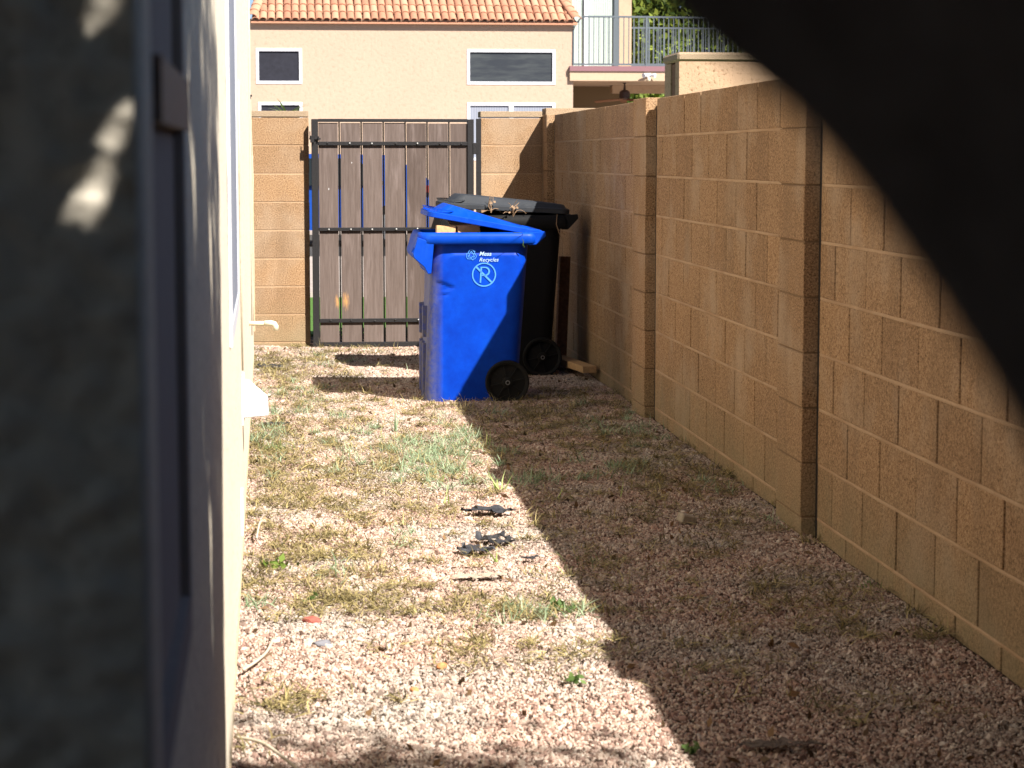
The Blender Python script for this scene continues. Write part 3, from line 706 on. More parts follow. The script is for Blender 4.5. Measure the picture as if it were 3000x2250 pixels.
mb = MB(); mb.tube([(1.63, 13.35, .99), (1.625, 13.35, .93), (1.64, 13.35, .88), (1.668, 13.355, .82)], .0025, 5); mb.tube([(1.635, 13.35, .90), (1.66, 13.35, .88), (1.68, 13.352, .865)], .002, 5)
tag(mb.make('dry_twig', 'dry_twig', None), 'thin dry stem hanging down the dark rear side of the black bin', 'twig')
mb = MB(); mb.tube([(1.262, 11.888, .915), (1.258, 11.885, .895), (1.266, 11.884, .878), (1.262, 11.885, .862), (1.272, 11.886, .848)], .0035, 6)
mb.tube([(1.262, 11.885, .915), (1.255, 11.86, .93), (1.20, 11.80, .93)], .0015, 5)
tag(mb.make('twine', 'weed_green', None, True), 'short greenish twine caught on the rim of the blue bin', 'string')

# boards beside the bins
bd = MB(); bd.box(-.035, .035, -.02, .02, 0, .70)
o = bd.make('leaning_board', 'dark_wood', None, bevel=.003); o.location = (1.738, 14.05, 0); o.rotation_euler = (R(1), R(2), .2); tag(o, 'dark wooden board leaning upright behind the black bin', 'board')
bd = MB(); bd.box(-.043, .043, -.45, .45, 0, .042)
o = bd.make('lumber_offcut', 'raw_wood', None, bevel=.003); o.location = (1.745, 13.43, .035); o.rotation_euler = (R(-1), 0, R(5)); tag(o, 'short wooden stud lying on the gravel between black bin and block wall', 'board')

# ------------------------------------------------------------------ neighbour's low house across the street
FY = 45.0
fh = thing('tiled_house', 'peach stucco house with orange barrel-tile roof beyond the gate', 'house', (0, 0, 0))
_f = Vector((math.sin(R(5.778)) * math.cos(R(5.942)), math.cos(R(5.778)) * math.cos(R(5.942)), -math.sin(R(5.942)))); _r = Vector((math.cos(R(5.778)), -math.sin(R(5.778)), 0)); _u = _r.cross(_f)
def meas(x, y, Y):
    v = _f + _r * (x - 1500) / 6389 + _u * (1125 - y) / 6389; return v.x / v.y * Y, 1.34 + v.z / v.y * Y
def fz(y): return meas(1200, y, FY)[1]
def fx(x): return meas(x, 200, FY)[0]
wins = [(750, 885, 143, 247, 'screen_dark', 0), (1368, 1627, 143, 247, 'big_screen', 0), (755, 885, 300, 470, 'screen_dark', 0), (1368, 1627, 300, 470, 'screen_pale', 1)]
# wall as pieces around the openings
xs = [-1.6, fx(752), fx(883), fx(1370), fx(1625), fx(1679)]
mb = MB()
X0, X1 = -1.6, fx(1679); ZT = fz(58)
ops = [(fx(a), fx(b), fz(d), fz(c)) for a, b, c, d, _, _ in wins]
xcuts = sorted({X0, X1, *[o[0] for o in ops], *[o[1] for o in ops]}); zcuts = sorted({-.1, ZT, *[o[2] for o in ops], *[o[3] for o in ops]})
for a, b in zip(xcuts[:-1], xcuts[1:]):
    for c_, d in zip(zcuts[:-1], zcuts[1:]):
        if any(o[0] < (a + b) / 2 < o[1] and o[2] < (c_ + d) / 2 < o[3] for o in ops): continue
        mb.add([(a, FY, c_), (b, FY, c_), (b, FY, d), (a, FY, d)], [(0, 1, 2, 3)])
for o in ops:
    mb.add([(o[0], FY, o[2]), (o[1], FY, o[2]), (o[1], FY + .12, o[2]), (o[0], FY + .12, o[2])], [(0, 1, 2, 3)])
mb.add([(X1, FY, -.1), (X1, FY + 7, -.1), (X1, FY + 7, ZT), (X1, FY, ZT)], [(0, 1, 2, 3)])
mb.add([(X0, FY, -.1), (X0, FY + 7, -.1), (X0, FY + 7, ZT), (X0, FY, ZT)], [(0, 1, 2, 3)])
mb.add([(X0, FY + 7, -.1), (X1, FY + 7, -.1), (X1, FY + 7, ZT), (X0, FY + 7, ZT)], [(0, 1, 2, 3)])
mb.make('wall', 'facade_stucco', fh)
for (o, (a, b, c_, d, mt, mul)) in zip(ops, wins):
    fw = .06; x0, x1, z0, z1 = o
    w = MB(); w.box(x0, x0 + fw, FY - .012, FY + .06, z0, z1); w.box(x1 - fw, x1, FY - .012, FY + .06, z0, z1); w.box(x0 + fw, x1 - fw, FY - .012, FY + .06, z1 - fw, z1); w.box(x0 + fw, x1 - fw, FY - .012, FY + .06, z0, z0 + fw)
    if mul: w.box((x0 + x1) / 2 - .05, (x0 + x1) / 2 + .05, FY - .010, FY + .06, z0 + fw, z1 - fw)
    wi = w.make('window', 'window_white', fh)
    if mul:
        bx('screen', mt, wi, x0 + fw, (x0 + x1) / 2 - .05, FY + .02, FY + .04, z0 + fw, z1 - fw); bx('screen', mt, wi, (x0 + x1) / 2 + .05, x1 - fw, FY + .02, FY + .04, z0 + fw, z1 - fw)
    else: bx('screen', mt, wi, x0 + fw, x1 - fw, FY + .02, FY + .04, z0 + fw, z1 - fw)
bx('fascia', 'facade_stucco', fh, X0, X1 + .03, FY - .05, FY, fz(66), fz(60))
# barrel tiles, one mesh shared
sl_a = R(24.5)
def tile_mesh():
    v = []; f = []; n = 8; L_, r0, r1 = .42, .078, .070
    for yy, rad in ((0, r0), (L_, r1)):
        for th in (0, .014):
            for i in range(n + 1):
                a = math.pi * i / n; v.append((-(rad - th) * math.cos(a), yy, (rad - th) * math.sin(a) * .66 + (.016 if yy == 0 else 0)))
    m_ = n + 1
    for i in range(n):
        f += [(i, i + 1, 2 * m_ + i + 1, 2 * m_ + i), (m_ + i, 3 * m_ + i, 3 * m_ + i + 1, m_ + i + 1), (i, m_ + i, m_ + i + 1, i + 1)]
    return mesh_of('tile', v, f, 'roof_tile', False)
TM = tile_mesh()
rb0 = (FY - .13, fz(60) - .035)
hipw = .16
RX0, RX1 = fx(737), fx(1690)
ncol = int((RX1 - RX0) / .1605)
for r_ in range(5):
    for c_ in range(ncol):
        x = RX0 + .09 + c_ * .1605; s_ = r_ * .40
        if x < RX0 + .045 * r_ + .05 or x > RX1 - .045 * r_ - .03: continue
        o = obj('tile', TM, fh, (x + random.uniform(-.004, .004), rb0[0] + s_ * math.cos(sl_a), rb0[1] + s_ * math.sin(sl_a) + .012 + random.uniform(-.003, .003)))
        o.rotation_euler = (sl_a, 0, random.uniform(-.02, .02))
dk = MB()
d0 = (rb0[0] + .02, rb0[1] - .012); d1 = (rb0[0] + 3.6 * math.cos(sl_a), rb0[1] + 3.6 * math.sin(sl_a) - .012)
dk.add([(RX0, d0[0], d0[1]), (RX1, d0[0], d0[1]), (RX1 - .5, d1[0], d1[1]), (RX0 + .5, d1[0], d1[1]), (RX0, d0[0], d0[1] - .03), (RX1, d0[0], d0[1] - .03), (RX1 - .5, d1[0], d1[1] - .03), (RX0 + .5, d1[0], d1[1] - .03)],
       [(0, 1, 2, 3), (7, 6, 5, 4), (0, 4, 5, 1), (1, 5, 6, 2), (2, 6, 7, 3), (3, 7, 4, 0)])
dk.make('roof_deck', 'roof_tile', fh)
for side, x, dx in ((0, RX0 + .02, .16), (1, RX1 - .02, -.16)):
    for q in range(5):
        o = obj('hip_tile', TM, fh, (x + dx * .25 * q, rb0[0] + q * .30 * math.cos(sl_a), rb0[1] + q * .30 * math.sin(sl_a) + .06)); o.rotation_euler = (sl_a, 0, -dx * 1.0); o.scale = (1.35, 1, 1.3)

# two-storey house with balcony, right behind
bh = thing('balcony_house', 'two-storey house with railed balcony over a shaded patio, right of the tiled roof', 'house', (0, 0, 0))
k = 143.5
SY = 44.93
bX = lambda x: meas(x, 150, SY)[0]
bZ = lambda y: meas(1850, y, SY)[1]
bx('balcony_slab', 'balcony_stucco', bh, bX(1670), 11.5, SY, SY + 3.9, bZ(237), bZ(209) - .001)
bx('slab_trim', 'slab_brown', bh, bX(1669), 11.5, SY - .03, SY + .3, bZ(209), bZ(194))
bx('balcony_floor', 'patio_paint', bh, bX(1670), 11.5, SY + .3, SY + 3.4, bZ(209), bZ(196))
UY = 47.6; ku = 6389 / UY; ux = lambda x: meas(x, 100, UY)[0]; uz = lambda y: meas(1850, y, UY)[1]
bx('upper_wall', 'balcony_stucco', bh, ux(1813), ux(1850), UY, UY + 6, bZ(196), 7)
bx('upper_wall', 'balcony_stucco', bh, 3, ux(1676), UY, UY + 6, 2.0, 7)
dw = bx('patio_door', 'window_white', bh, ux(1711), ux(1722), UY - .02, UY + .08, bZ(196), 7)
bx('door_jamb', 'rail_grey', dw, ux(1799), ux(1812), UY - .02, UY + .08, bZ(196), 7)
for i in range(12):
    xa = ux(1722 + i * 6.6); o = bx('blind_slat', 'blind', dw, xa, xa + .042, UY + .04, UY + .044, bZ(196), 7)
for i in range(5):
    xa = ux(1676 + i * 7); o = bx('blind_slat', 'blind', dw, xa, xa + .046, UY + .04, UY + .044, bZ(196), 7)
bx('door_glass', 'blind', dw, ux(1676), ux(1812), UY + .07, UY + .09, bZ(196), 7)
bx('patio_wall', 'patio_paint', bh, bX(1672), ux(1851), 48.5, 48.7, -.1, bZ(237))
bx('patio_beam', 'balcony_stucco', bh, bX(1850), 11.5, 47.6, 47.9, bZ(262), bZ(237) - .001)
bx('patio_window', 'window_white', bh, 6.15, 7.0, 48.44, 48.5, .8, 2.36); bx('patio_window_pane', 'screen_dark', bh, 6.2, 6.95, 48.42, 48.44, .85, 2.31)
rl = thing_rail = MB()
rz1, rz0 = bZ(48), bZ(188)
rl.box(bX(1712), 11.4, SY + .04, SY + .08, rz1 - .025, rz1 + .012); rl.box(bX(1680), 11.4, SY + .045, SY + .075, rz0 - .02, rz0 + .015)
rl.tube([(bX(1712), SY + .06, rz1), (bX(1700), SY + .06, rz1 - .06), (bX(1688), SY + .06, rz1 - .16), (bX(1681), SY + .06, rz1 - .28), (bX(1680), SY + .06, rz0)], .016, 6)
ra = rl.make('railing', 'rail_grey', bh)
x = bX(1682)
bal = MB().box(-.009, .009, -.009, .009, rz0, rz1).make('baluster', 'rail_grey', ra, loc=(x, SY + .06, 0)); i = 1
while x < 11.2:
    x += .104; o = bal.copy(); COL.objects.link(o); o.location.x = x; i += 1
    if x < bX(1712): o.scale.z = 1; o.location.x = x
    if x < bX(1705): o.scale.z = .985
bx('post', 'rail_grey', ra, bX(1892), bX(1898), SY + .03, SY + .09, rz0 - .07, rz1)
# second, rear railing run with finer bars
r2 = MB(); ry = 47.9; kr = 6389 / ry; rX = lambda x: meas(x, 100, ry)[0]; rZ = lambda y: meas(1850, y, ry)[1]
r2.box(rX(1850), 12, ry, ry + .03, rZ(84), rZ(79)); r2.box(rX(1850), 12, ry, ry + .03, rZ(196), rZ(190))
rb_ = r2.make('rear_railing', 'rail_grey', bh)
for i in range(26): bx('baluster', 'rail_grey', rb_, rX(1858 + i * 11), rX(1858 + i * 11) + .018, ry, ry + .02, rZ(190), rZ(84))
fan = thing('ceiling_fan', 'dark brown ceiling fan hanging under the balcony', 'fan', (meas(1830, 250, 46)[0], 46.0, 0))
f_z = lambda y: meas(1850, y, 46.0)[1]
MB().tube([(0, 0, f_z(237)), (0, 0, f_z(245)), (0, 0, f_z(246)), (0, 0, f_z(264))], [.055, .035, .016, .03], 10).make('rod', 'fan_brown', fan)
MB().tube([(0, 0, f_z(264)), (0, 0, f_z(269)), (0, 0, f_z(286)), (0, 0, f_z(292))], [.06, .11, .115, .06], 14).make('motor', 'fan_brown', fan)
for q in range(5):
    a = R(12 + 72 * q)
    b_ = MB().prism([(.10, -.012), (.62, -.005), (.66, .0), (.62, .008), (.10, .0)], -.07, .07).make('blade', 'dark_wood', fan, loc=(0, 0, f_z(289))); b_.rotation_euler = (R(14), R(6), a)
fl = thing('floodlight', 'twin floodlight on the cream edge of the balcony', 'lamp', (bX(1900), SY - .02, bZ(222)))
bx('mount', 'window_white', fl, -.05, .05, -.02, .02, -.03, .05, .004)
for s_ in (-1, 1):
    MB().tube([(s_ * .03, -.03, .0), (s_ * .08, -.07, .01), (s_ * .12, -.10, .0)], [.02, .035, .05], 12).make('lamp_head', 'window_white', fl)
MB().tube([(0, -.04, -.03), (0, -.045, -.06), (0, -.045, -.10), (0, -.04, -.115)], [.02, .038, .038, .015], 12).make('sensor', 'lamp_glass', fl, True)

# stucco garden wall rising behind the block wall
sw = thing('garden_wall', 'pink-orange rough stucco wall with grey cap rising above the block wall', 'wall', (0, 0, 0))
mb = MB(); n1, n2 = 90, 50; vv = []; ff = []
for i, x in enumerate(np.linspace(3.57, 8.5, n1)):
    for j, z in enumerate(np.linspace(.0, 2.215, n2)): vv.append((x, 20 + .006 * noise.noise((x * 7, z * 7, 2)), z))
for i in range(n1 - 1):
    for j in range(n2 - 1): ff.append((i * n2 + j, (i + 1) * n2 + j, (i + 1) * n2 + j + 1, i * n2 + j + 1))
mb.add(vv, ff); mb.box(3.57, 8.5, 20.008, 20.2, 0, 2.215); mb.make('wall', 'neighbour_stucco', sw)
bx('end_return', 'dark_wood', sw, 3.575, 3.60, 20.2, 20.42, 0, 2.20)
bx('end_post', 'neighbour_stucco', sw, 3.565, 3.8, 20.42, 20.75, 0, 2.21)
bx('cap', 'cap_block', sw, 3.55, 8.5, 19.985, 20.78, 2.216, 2.30, .02)

# parked blue car seen through the gaps of the gate
car = thing('parked_car', 'blue car parked in the street, glimpsed through the gaps of the gate', 'car', (0, 34, -.05))
def cy(poly): return poly
body = [(-2.2, .32), (-2.22, .62), (-2.1, .78), (-1.25, .90), (-.62, 1.36), (.2, 1.44), (1.55, 1.42), (2.05, 1.12), (2.24, .95), (2.28, .55), (2.22, .30), (1.75, .28), (1.70, .5), (1.45, .64), (1.2, .5), (1.15, .26), (-1.05, .26), (-1.1, .5), (-1.35, .64), (-1.6, .5), (-1.65, .28)]
bm = bmesh.new()
fv = [bm.verts.new((x, 0 if z < .95 else .10, z)) for x, z in body]; bv = [bm.verts.new((x, 1.75 if z < .95 else 1.65, z)) for x, z in body]
bm.faces.new(fv); bm.faces.new(bv[::-1])
for i in range(len(body)): bm.faces.new((fv[i], bv[i], bv[(i + 1) % len(body)], fv[(i + 1) % len(body)]))
bmesh.ops.recalc_face_normals(bm, faces=bm.faces); bmesh.ops.triangulate(bm, faces=[f_ for f_ in bm.faces if len(f_.verts) > 4])
me = bpy.data.meshes.new('body'); bm.to_mesh(me); bm.free(); me.materials.append(M['car_blue']); obj('body', me, car)
for poly in ([(-1.05, .95), (-.58, 1.30), (.10, 1.37), (.10, .95)], [(.17, .95), (.17, 1.37), (.95, 1.37), (.95, .95)], [(1.02, .95), (1.02, 1.36), (1.50, 1.35), (1.86, 1.10), (1.88, .97)]):
    n = len(poly); v = [(x, .055 + (z - .95) * .11 - .012 if False else (.092 - .0 if z > .96 else -.006), z) for x, z in poly]
    MB().add(v + [(x, y + .05, z) for x, y, z in v], [tuple(range(n))] + [tuple(range(2 * n - 1, n - 1, -1))] + [(i, i + n, (i + 1) % n + n, (i + 1) % n) for i in range(n)]).make('window', 'car_glass', car)
for x in (-1.35, 1.45):
    for y in (-.01, 1.55):
        w = MB().tube([(x, y, .31), (x, y + .2, .31)], .31, 24).make('wheel', 'tyre', car); MB().tube([(x, y - .006, .31), (x, y + .1, .31)], .19, 16).make('rim', 'rim_alloy', w)
bx('tail_light', 'tail_red', car, 2.02, 2.262, -.008, .25, .84, .95, .005)
bx('headlight', 'lamp_glass', car, -2.215, -2.0, -.008, .3, .62, .74, .005)
bx('bumper', 'tyre', car, 2.18, 2.30, .02, 1.7, .28, .48, .01)

# ------------------------------------------------------------------ leaves
def leaf_mesh(name, centers, size, mat, rnd, elong=1.6, droop=0):
    n = len(centers); c = np.asarray(centers)
    a = rnd.normal(size=(n, 3)); a /= np.linalg.norm(a, axis=1)[:, None]
    b = rnd.normal(size=(n, 3)); b -= a * (a * b).sum(1)[:, None]; b /= np.linalg.norm(b, axis=1)[:, None]
    s_ = size * rnd.uniform(.6, 1.3, n)[:, None]
    v = np.stack([c - a * s_ * elong / 2, c + b * s_ / 2 * .8, c + a * s_ * elong / 2, c - b * s_ / 2 * .8], 1).reshape(-1, 3)
    me = bpy.data.meshes.new(name); me.vertices.add(4 * n); me.vertices.foreach_set('co', v.astype(np.float32).ravel())
    me.loops.add(4 * n); me.loops.foreach_set('vertex_index', np.arange(4 * n, dtype=np.int32))
    me.polygons.add(n); me.polygons.foreach_set('loop_start', np.arange(0, 4 * n, 4, dtype=np.int32)); me.polygons.foreach_set('loop_total', np.full(n, 4, dtype=np.int32))
    me.update(calc_edges=True); at = me.attributes.new('tint', 'FLOAT', 'POINT'); at.data.foreach_set('value', np.repeat(rnd.uniform(0, 1, n) ** 1.3, 4).astype(np.float32))
    me.materials.append(M[mat]); return me
def clumps(centre, radii, ncl, per, spread, rnd, squash=1):
    d = rnd.normal(size=(ncl, 3)); d /= np.linalg.norm(d, axis=1)[:, None]; d *= rnd.uniform(.35, 1, ncl)[:, None] ** .5
    cc = np.asarray(centre) + d * np.asarray(radii); pts = np.repeat(cc, per, 0) + rnd.normal(size=(ncl * per, 3)) * spread
    return pts
rg = np.random.default_rng(11)
# leaning tree right beside the camera
tr = thing('leaning_tree', 'dark tree trunk bending over the view at the top right, very close', 'tree', (.62, .46, 0))
T0 = Vector((.62, .46, 0))
EYE = Vector((0, 0, 1.34)); TK = .80
pth = [(.50, .30, -.1), (.40, .27, .40), (.30, .262, .80), (.235, .27, 1.05)] + [tuple(EYE + (Vector(q) - EYE) * TK) for q in ((.2534, .3531, 1.1892), (.245, .3766, 1.2413), (.2311, .3947, 1.2906), (.2143, .4069, 1.3277), (.2032, .4126, 1.3473), (.1912, .4175, 1.3665), (.1765, .4221, 1.3882), (.1581, .4264, 1.409), (.142, .4297, 1.4225), (.1288, .4317, 1.433), (.0979, .4335, 1.4586), (.0545, .4321, 1.4881), (.0067, .4264, 1.5125))] + [(-.10, .30, 1.58), (-.22, .12, 1.85), (-.25, -.2, 2.2), (-.1, -.8, 2.8), (.3, -1.3, 3.6)]
rads = [.13, .10, .085, .072, .066] + [.067] * 11 + [.065, .065, .065, .06, .05, .035]
# finer path by interpolation
def spline(pts, rad, k=5):
    P_ = [Vector(p) for p in pts]; out = []; ro = []
    for i in range(len(P_) - 1):
        p0 = P_[max(0, i - 1)]; p1 = P_[i]; p2 = P_[i + 1]; p3 = P_[min(len(P_) - 1, i + 2)]
        for j in range(k):
            t = j / k; out.append(.5 * ((2 * p1) + (p2 - p0) * t + (2 * p0 - 5 * p1 + 4 * p2 - p3) * t * t + (3 * p1 - p0 - 3 * p2 + p3) * t ** 3)); ro.append(rad[i] + (rad[i + 1] - rad[i]) * t)
    out.append(P_[-1]); ro.append(rad[-1]); return out, ro
pp, rrr = spline(pth, rads)
mb = MB(); mb.tube([p - T0 for p in pp], rrr, 28)
mb.v = [tuple(Vector(v) * 1.0 + Vector((noise.noise(Vector(v) * 9) * .001, noise.noise(Vector(v) * 9 + Vector((5, 5, 5))) * .004, noise.noise(Vector(v) * 9 + Vector((9, 1, 5))) * .001))) for v in mb.v]
mb.make('trunk', 'bark', tr, True)
lim = MB()
for q, (a, b, c_, e) in enumerate([((.46, .33, .55), (.95, .2, 1.5), (1.3, -.5, 2.6), (1.6, -1.2, 4.0)), ((.95, .2, 1.5), (1.7, .0, 2.4), (2.4, -.3, 3.2), (3.0, -.6, 3.9)), ((1.2, -.4, 2.3), (.9, -1.4, 3.2), (.6, -2.4, 3.9), (.3, -3.0, 4.4)), ((1.5, -1, 3.6), (2.0, -2.0, 4.2), (2.6, -2.8, 4.6), (3.2, -3.2, 4.8))]):
    s_, ra_ = spline([a, b, c_, e], [.11, .085, .06, .03] if q == 0 else [.07, .05, .035, .02], 4); lim.tube([p - T0 for p in s_], ra_, 10)
lim.make('limb', 'bark', tr, True)
pts = np.concatenate([clumps((1.35, -1.35, 4.05), (2.75, 3.0, 1.25), 520, 150, .20, rg), clumps((.6, -1.5, 2.7), (1.5, 1.6, .8), 150, 150, .20, rg), clumps((1.1, -.45, 3.3), (.9, .9, .7), 110, 150, .18, rg), clumps((.4, -3.3, 1.9), (3.2, .9, 1.9), 420, 150, .20, rg), clumps((-1.8, -.9, 2.9), (1.4, 1.6, 1.2), 150, 150, .2, rg)]); pts = pts[~((pts[:, 1] > -.25) & (pts[:, 2] < 2.3))]  # low clumps behind the camera and denser ones added to block light
g_ = SUN / SUN.z
# leaves cut away by sun ray to shape the light on wall and ground
hit = (pts[:, 0] + .13) / .59; wy = pts[:, 1] + .84 * hit; wz = pts[:, 2] - hit
edge = np.array([.22 * noise.noise((z_ * 1.7, y_ * 1.3, 2.2)) for z_, y_ in zip(wz, wy)])
keep = ~((wz > .12) & (wy > 3.95 + edge))
gy_ = pts[:, 1] + .84 * pts[:, 2]; gx_ = pts[:, 0] - .59 * pts[:, 2]
gap = np.array([noise.noise((x_ * 2.6, y_ * 2.6, 9.1)) for x_, y_ in zip(gx_, gy_)])
keep &= ~((gy_ > 4.35) & (gx_ > -.25) & (gap < -.24 + .42 * (gy_ - 5.2) + .5 * np.maximum(0, gx_ - .3)))
tree_pts = pts[keep]
spot_shapers = []
for (hx, hy, hz, hr) in ((-.098, 1.24, 1.353, .007), (-.111, 1.24, 1.319, .009), (-.101, 1.24, 1.424, .007), (-.088, 1.24, 1.305, .002), (wx(2.6), 2.6, 1.3, .02), (wx(3.1), 3.1, .8, .02), (wx(3.4), 3.4, 1.2, .03), (wx(3.5), 3.5, 1.8, .03), (wx(2.0), 2.0, 1.62, .02)):
    e1 = np.array(SUN.cross(Vector((0, 0, 1))).normalized()); e2 = np.cross(np.array(SUN), e1)
    q_ = 2600 if hy < 2 else 500; aa = rg.uniform(0, 2 * np.pi, q_); ra2 = np.sqrt(rg.uniform((hr + .006) ** 2, .085 ** 2, q_)); ra2 = ra2 * (1 + .18 * np.sin(aa * 3 + hx * 90)); tq = rg.uniform(.6, 1.9, q_) if hy < 2 else rg.uniform(1.3, 3.4, q_)
    spot_shapers.append(np.array((hx, hy, hz)) + tq[:, None] * np.array(SUN) + (ra2 * np.cos(aa))[:, None] * e1 + (ra2 * np.sin(aa))[:, None] * e2)
    w0 = tree_pts - np.array((hx, hy, hz)); sd_ = np.array(SUN); tt = w0 @ sd_
    dd = np.linalg.norm(w0 - tt[:, None] * sd_, axis=1); tree_pts = tree_pts[~((dd < hr + .048) & (tt > 0))]
sp_ = np.concatenate(spot_shapers)
for (hx, hy, hz, hr) in ((-.098, 1.24, 1.353, .012), (-.111, 1.24, 1.319, .0145), (-.101, 1.24, 1.424, .012), (-.088, 1.24, 1.305, .006)):
    w0 = sp_ - np.array((hx, hy, hz)); tt = w0 @ np.array(SUN); sp_ = sp_[np.linalg.norm(w0 - tt[:, None] * np.array(SUN), axis=1) > hr]
spot_shapers = [sp_]
obj('spot_shaping_leaves', leaf_mesh('spot_shaping_leaves', np.concatenate(spot_shapers) - np.array(T0), .017, 'tree_leaf', rg, 1.5), tr)  # leaves added around chosen sun rays to shape light spots on pier and wall
me = leaf_mesh('crown', tree_pts - np.array(T0), .062, 'tree_leaf', rg, 1.9); tag(obj('crown', me, tr))
# big tree behind the balcony
bt = thing('leafy_tree', 'tall bushy green tree behind the balcony railing', 'tree', (11, 54, 0))
MB().tube([(0, 0, -.1), (.1, 0, 1.5), (-.1, .1, 3), (.2, 0, 5)], [.3, .24, .2, .1], 12).make('trunk', 'bark', bt)
p1 = np.concatenate([clumps((0, 0, 4.6), (4.2, 1.8, 3.6), 420, 90, .30, rg), clumps((-1.0, .5, 4.0), (2.6, 1.2, 2.6), 260, 90, .30, rg)])
p1 = p1[p1[:, 0] > -2.75]
bt_c = obj('crown', leaf_mesh('crown', p1, .13, 'far_leaf', rg, 1.5), bt)
p2 = clumps((-.9, 1.2, 2.2), (3.2, 1.2, 1.6), 120, 60, .28, rg); p2 = p2[p2[:, 0] > -2.75]
sh = thing('leafy_shrub', 'dark green shrub seen under the balcony behind the patio', 'shrub', (10, 51, 0))
MB().tube([(0, 0, -.1), (0, 0, 1.2)], [.08, .04], 8).make('stem', 'bark', sh)
obj('foliage', leaf_mesh('foliage', clumps((-.6, 0, 1.6), (2.2, .8, 1.5), 110, 60, .22, rg), .12, 'far_leaf', rg, 1.5), sh)
# spiky plant peeping over the left gate pillar
yu = thing('spiky_plant', 'spiky green plant peeping over the left gate pillar', 'plant', (-.05, 40, 0))
MB().tube([(0, 0, -.05), (.02, 0, 1.0), (0, 0, 2.08)], [.09, .07, .05], 10).make('stem', 'bark', yu)
kz = 1.34 + (460 - 325) / 159.7
mb = MB(); rd = random.Random(4)
for q in range(34):
    az = rd.uniform(0, 2 * math.pi); L_ = rd.uniform(.40, .55); w = .034; el = rd.uniform(.1, .75)
    d = Vector((math.cos(az) * math.cos(el), math.sin(az) * math.cos(el) * .7, math.sin(el))); s_ = Vector((-math.sin(az), math.cos(az), 0)) * w
    p = Vector((0, 0, 2.08)); row = []
    for k_ in range(5):
        row.append((p - s_ * (1 - k_ / 4.2), p + s_ * (1 - k_ / 4.2))); p = p + d * L_ / 4; d = (d + Vector((0, 0, -.16))).normalized()
    vv = [x for a in row for x in a]; mb.add(vv, [(2 * i, 2 * i + 1, 2 * i + 3, 2 * i + 2) for i in range(4)])
o = mb.make('leaf_blade', 'frond', yu); tag(o, kind='stuff')
at = o.data.attributes.new('tint', 'FLOAT', 'POINT'); at.data.foreach_set('value', rg.uniform(0, 1, len(o.data.vertices)).astype(np.float32))

# ------------------------------------------------------------------ grass and weeds
def blades(name, base, length, width, lean, mat, rnd, curl=.5):
    n = len(base); az = rnd.uniform(0, 2 * np.pi, n); L_ = length * rnd.uniform(.45, 1.25, n)
    el = np.clip(rnd.normal(lean, .3, n), -.02, 1.5); d = np.stack([np.cos(az) * np.cos(el), np.sin(az) * np.cos(el), np.sin(el)], 1)
    side = np.stack([-np.sin(az), np.cos(az), rnd.uniform(-.5, .5, n)], 1); w = (width * rnd.uniform(.6, 1.3, n))[:, None]
    p = base.copy(); rows = []
    bend = rnd.normal(0, curl, (n, 3)) * .35; bend[:, 2] = -np.abs(bend[:, 2]) * .9
    for k_ in range(4):
        wk = w * (1 - k_ / 3.15); rows += [p - side * wk / 2, p + side * wk / 2]
        p = p + d * (L_ / 3)[:, None]; p[:, 2] = np.maximum(p[:, 2], base[:, 2] + .001 + .004 * rnd.uniform(0, 1, n)); d = d + bend; d /= np.linalg.norm(d, axis=1)[:, None]
    V = np.stack(rows, 1).reshape(-1, 3); b0 = np.arange(n)[:, None] * 8
    F = np.concatenate([b0 + np.array([2 * i, 2 * i + 1, 2 * i + 3, 2 * i + 2]) for i in range(3)], 1).reshape(-1)
    me = bpy.data.meshes.new(name); me.vertices.add(len(V)); me.vertices.foreach_set('co', V.astype(np.float32).ravel())
    me.loops.add(len(F)); me.loops.foreach_set('vertex_index', F.astype(np.int32)); me.polygons.add(len(F) // 4)
    me.polygons.foreach_set('loop_start', np.arange(0, len(F), 4, dtype=np.int32)); me.polygons.foreach_set('loop_total', np.full(len(F) // 4, 4, dtype=np.int32))
    me.update(calc_edges=True); at = me.attributes.new('tint', 'FLOAT', 'POINT'); at.data.foreach_set('value', np.repeat(rnd.uniform(0, 1, n), 8).astype(np.float32))
    me.materials.append(M[mat]); return me
def scatter(blobs, rnd):
    out = []
    for (cx, cy_, rx, ry, n) in blobs:
        n = int(n * .95); k_ = max(1, n // 30); tc = np.stack([rnd.normal(cx, rx * .85, k_), rnd.normal(cy_, ry * .85, k_)], 1)
        q = np.repeat(tc, 30, 0) + rnd.normal(size=(k_ * 30, 2)) * np.array([.030, .042]) * np.repeat(rnd.uniform(.4, 1.6, k_), 30)[:, None]; out.append(q)
    q = np.concatenate(out); q = q[(q[:, 0] > wx(q[:, 1]) - .02) & (q[:, 0] < 1.86) & (q[:, 1] < 16.4)]
    z = np.array([gh(x, y) + .012 for x, y in q]); return np.column_stack([q, z])
